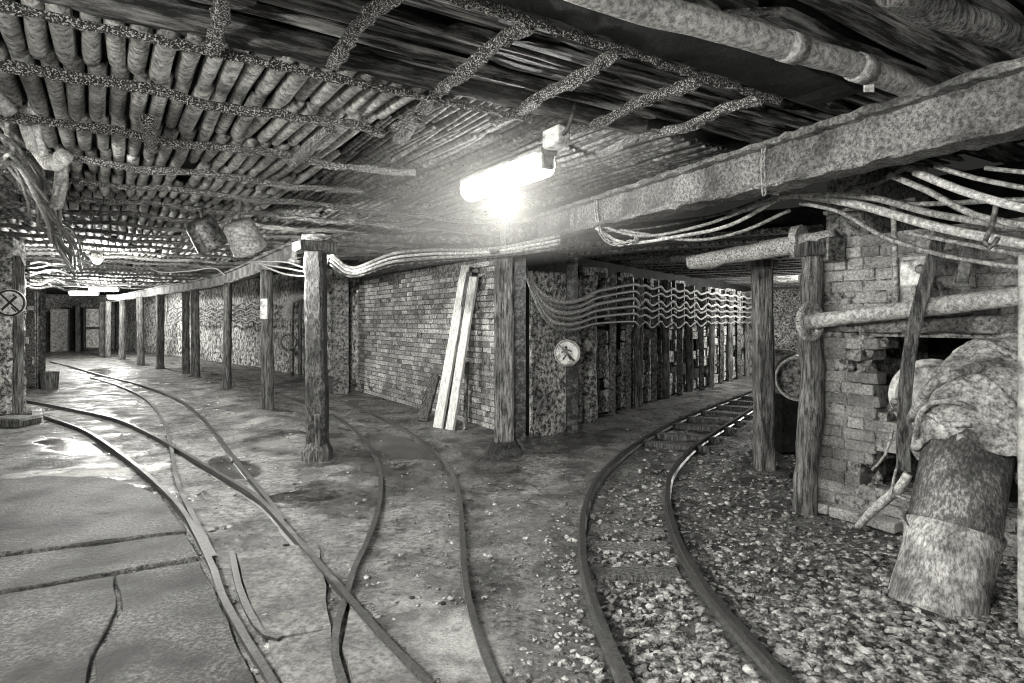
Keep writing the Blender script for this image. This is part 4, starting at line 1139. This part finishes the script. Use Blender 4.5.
dr = mk('door', boxm(.29,.03,hcab*.93,.01,0, Matrix.Translation(cb+Vector((-.02,-.06,hcab/2)))), M['steel'], t)
mk('label_plate', boxm(.12,.012,.14,.003,0, Matrix.Translation(cb+Vector((-.06,-.085,1.05)))), M['housing'], dr)
mk('label_plate', boxm(.14,.012,.09,.003,0, Matrix.Translation(cb+Vector((.04,-.085,1.72)))), M['housing'], dr)
mk('handle', boxm(.03,.04,.16,.008,0, Matrix.Translation(cb+Vector((.09,-.09,.62)))), M['housing'], dr)
mk('bucket', lathe([(0,0),(.15,0),(.17,.36),(.18,.38),(.16,.38),(.14,.06),(0,.05)], 18, Matrix.Translation(fl(49.5,390))), M['timber_dark'], smooth=False, label='small dark bucket on the floor beside the cabinet', cat='bucket')
mk('floor_block', boxm(.5,.4,.14,.03,.01, Matrix.Translation(fl(14,425)+Vector((0,0,.05)))), M['timber_dark'], label='low dark block at the foot of the left pillar', cat='block')
# end wall doors
dA = at(95, 330, 30.2)
t = thing('glazed_door', tuple(Vector((dA.x, dA.y, 0))), 'tall pale glazed door at the far end of the gallery', 'door')
Mdr = frame(Vector((dA.x, dA.y, 0)), (.9,.4,0))
for sx in (-.42,.42): mk('stile', boxm(.1,.08,2.1,.01,0, Mdr @ Matrix.Translation((sx,0,1.1))), M['timber_dark'], t)
for z_ in (.1, 1.1, 2.1): mk('cross_rail', boxm(.78,.07,.1,.01,0, Mdr @ Matrix.Translation((0,0,z_))), M['timber_dark'], t)
for z_ in (.6, 1.6): mk('pane', boxm(.72,.02,.88,0,0, Mdr @ Matrix.Translation((0,0,z_))), M['paint_white'], t)
mk('doorway', boxm(.95,.1,2.2,.02,.01, frame(at(72,330,30.4), (.9,.4,0))), M['black'], label='dark doorway beside the far glazed door', cat='door')
mk('cupboard', boxm(.7,.4,2.1,.03,.01, frame(at(60,331,29.5), (.9,.4,0)), sub=1), M['housing'], label='pale locker at the far left end of the gallery', cat='cupboard')

# recess machinery beside the square prop
mk('steel_column', sweep(line(fl(343,393), fl(343,393)+Vector((0,0,2.3)), .2), ibeam(.3,.3,.03,.03), jit=.004), M['steel'], label='dark heavy steel column in front of the brick wall edge', cat='column')
vp = fl(300,376)
t = thing('valve_stand', tuple(vp), 'dark stand of pipes and valves in the wall recess', 'valve stand')
for k, dx in enumerate((-.22, .0, .22)):
    mk('riser', tube([tuple(vp+Vector((dx,0,-.02))), tuple(vp+Vector((dx,0,1.3))), tuple(vp+Vector((dx+.05,.0,2.0))), tuple(vp+Vector((dx+.3,.1,2.3)))], .06-.01*k, 10, .004, step=.1, freq=6), M['timber_dark'] if k else M['steel'], t, smooth=True)
mk('hand_wheel', sweep([tuple(vp+Vector((-.26,-.12,.9))+Vector((math.cos(a_)*.2, 0, math.sin(a_)*.2))) for a_ in [2*math.pi*k/20 for k in range(21)]], circ(.03,6), caps=False), M['steel'], t, smooth=True)
mk('elbow', tube([tuple(vp+Vector((-.3,0,1.5))), tuple(vp+Vector((-.25,0,1.95))), tuple(vp+Vector((.1,0,2.15))), tuple(vp+Vector((.7,0,2.1)))], .13, 12, .01, step=.06, freq=6), M['log'], t, smooth=True)

# fresh planks leaning on the brick wall
for k, (x0, y0, d0, x1, y1, d1, lab, mt, w_) in enumerate((
    (438,424,8.35,466,267,8.68,'longer fresh-sawn plank leaning on the brick wall', 'timber_new', .15),
    (450,425,8.2,474,277,8.44,'shorter fresh-sawn plank leaning on the brick wall', 'timber_new', .13),
    (444,424,8.42,470,272,8.58,'dark plank squeezed between the two fresh planks', 'timber_dark', .1),
    (420,412,9.0,435,374,9.2,'short dark plank propped left of the fresh planks', 'timber_dark', .12),
    (425,413,8.9,437,376,9.15,'second short dark plank propped left of the fresh planks', 'timber_dark', .1),
    (465,422,8.2,467,362,8.7,'narrow batten upright on the wall right of the fresh planks', 'timber', .05))):
    p = at(x0, y0, d0); p.z = .01
    plank('plank', p, at(x1, y1, d1), w_, .05, mt, lab, face=(-.55,-.8,.2))

# ------------------------------------------------------------------ lamps
def fixture(c, L, dr, label, far=False, shade=False):
    d = Vector((dr[0], dr[1], 0)).normalized()
    t = thing('tube_lamp', tuple(c), label, 'lamp')
    if L > .5:
        mk('housing', sweep([tuple(c-d*L*.56+Vector((0,0,.07))), tuple(c+d*L*.56+Vector((0,0,.07)))], rect(.13,.06,.015)), M['housing'], t)
        mk('tube', tube([tuple(c-d*L*.5), tuple(c+d*L*.5)], .08 if far else .095, 14), M['glow_far'] if far else M['glow'], t, smooth=True)
        for s in (-1, 1):
            mk('end_cap', boxm(.05,.1,.13,.01,0, frame(c+d*s*L*.53+Vector((0,0,.02)), d)), M['housing'], t)
        if shade:
            mk('light_shield', sweep([tuple(c-d*L*.6+Vector((0,0,.02))), tuple(c+d*L*.6+Vector((0,0,.02)))], [(-.42,-.06),(-.4,-.06),(-.1,.08),(.1,.08),(.4,-.06),(.42,-.06),(.11,.1),(-.11,.1)]), M['housing'], t)  # wide shade added to keep the fill light off the roof
    else:
        mk('housing', lathe([(0,.12),(.06,.12),(.09,.05),(.1,0),(.08,.0),(0,.05)], 16, Matrix.Translation(c)), M['housing'], t)
        mk('bulb', lathe([(0,-.09),(.05,-.08),(.075,-.03),(.06,.02),(0,.03)], 14, Matrix.Translation(c)), M['glow_far'], t, smooth=True)
    return t
labs = {'centre': 'bright tube lamp hanging in the middle of the roof', 'fill_left': 'unseen tube lamp added as fill left beside the viewer', 'fill_right': 'unseen tube lamp added as fill behind the viewer',
        'fill_side': 'unseen tube lamp added as fill by the left wall', 'gallery': 'small bright bulb lamp over the left gallery', 'gallery_far_1': 'tube lamp farther down the gallery, right of the row', 'gallery_far_2': 'tube lamp farther down the gallery, left of the row',
        'gallery_far_3': 'short tube lamp close above the far gallery props', 'branch': 'tube lamp deep in the side tunnel'}
for n, p, e, L, dr in LAMPS: fixture(p, L, dr, labs[n], n not in ('centre', 'fill_left', 'fill_right', 'fill_side'), n in ('fill_left', 'fill_side'))
cl = atz(556, 138, 2.62)
mk('junction_box', boxm(.17,.1,.12,.01,.002, frame(cl, (A2[0],A2[1],0))), M['paint_white'], label='pale junction box at the near end of the bright lamp', cat='box')
cable([cl+Vector((-.02,0,0)), cl+Vector((.0,-.05,-.03)), cl+Vector((.06,-.08,.02)), cl+Vector((.1,-.1,.12)), cl+Vector((.12,-.1,.22))], .014, 'cable_dark', 'dark flex curving up from the junction box of the lamp')
# two drum-shaped floodlights under the gallery roof, their light added
for k, (px, py, d, lab, mt) in enumerate(((206,234,6.6,'darker of the two drum lamps hung under the gallery roof','steel'), (244,237,6.3,'paler of the two drum lamps hung under the gallery roof','cable'))):
    c = at(px, py, d)
    t = thing('drum_lamp', tuple(c), lab, 'lamp')
    ax = Vector((.22,.5,-.84)).normalized() if k else Vector((.30,.5,-.84)).normalized()
    Md = frame(c, Vector((0,0,1)).cross(ax), ax)
    mk('shade', lathe([(0,-.16),(.13,-.16),(.15,-.12),(.17,.13),(.175,.15),(.155,.15),(.13,-.08),(0,-.1)], 24, Md), M[mt], t, smooth=True)
    lamp_light('lamp_light', c+ax*.12, 170, .04)  # fill light added in an unlit drum to brighten the brick wall
    mk('bulb', lathe([(0,-.06),(.03,-.05),(.04,-.02),(.03,.02),(0,.03)], 12, frame(c, Vector((0,0,1)).cross(ax), ax)), M['glow_far'], t, smooth=True)  # glow added along with the fill light
    mk('bracket', tube([tuple(c+Vector((-.03,0,.12))), tuple(c+Vector((-.05,0,.22))), tuple(c+Vector((-.04,.02,.42)))], .018, 6, step=.05), M['steel'], t)

# ------------------------------------------------------------------ haze box added for the glow around the bright lamp
def haze(name, lo, hi, z0, z1, dens):
    m = bpy.data.materials.new('glow_haze'); m.use_nodes = True; nt = m.node_tree; nt.nodes.clear()
    vs = nt.nodes.new('ShaderNodeVolumeScatter'); vs.inputs['Density'].default_value = dens; vs.inputs['Anisotropy'].default_value = .2
    vs.inputs['Color'].default_value = (1, .985, .93, 1)
    out = nt.nodes.new('ShaderNodeOutputMaterial'); nt.links.new(vs.outputs[0], out.inputs['Volume'])
    c = [uv(lo[0], lo[1]), uv(hi[0], lo[1]), uv(hi[0], hi[1]), uv(lo[0], hi[1])]
    V = [(*p[:2], z0) for p in c]+[(*p[:2], z1) for p in c]
    F = [(0,1,2,3),(7,6,5,4)]+[(k, (k+1) % 4, 4+(k+1) % 4, 4+k) for k in range(4)]
    return mk(name, (np.array(V), F), m, label='thin haze added as the glow around the bright lamp', cat='haze', kind='stuff')
haze('haze', (2.7, 1.5), (5.2, 3.25), 1.95, 2.69, .12)
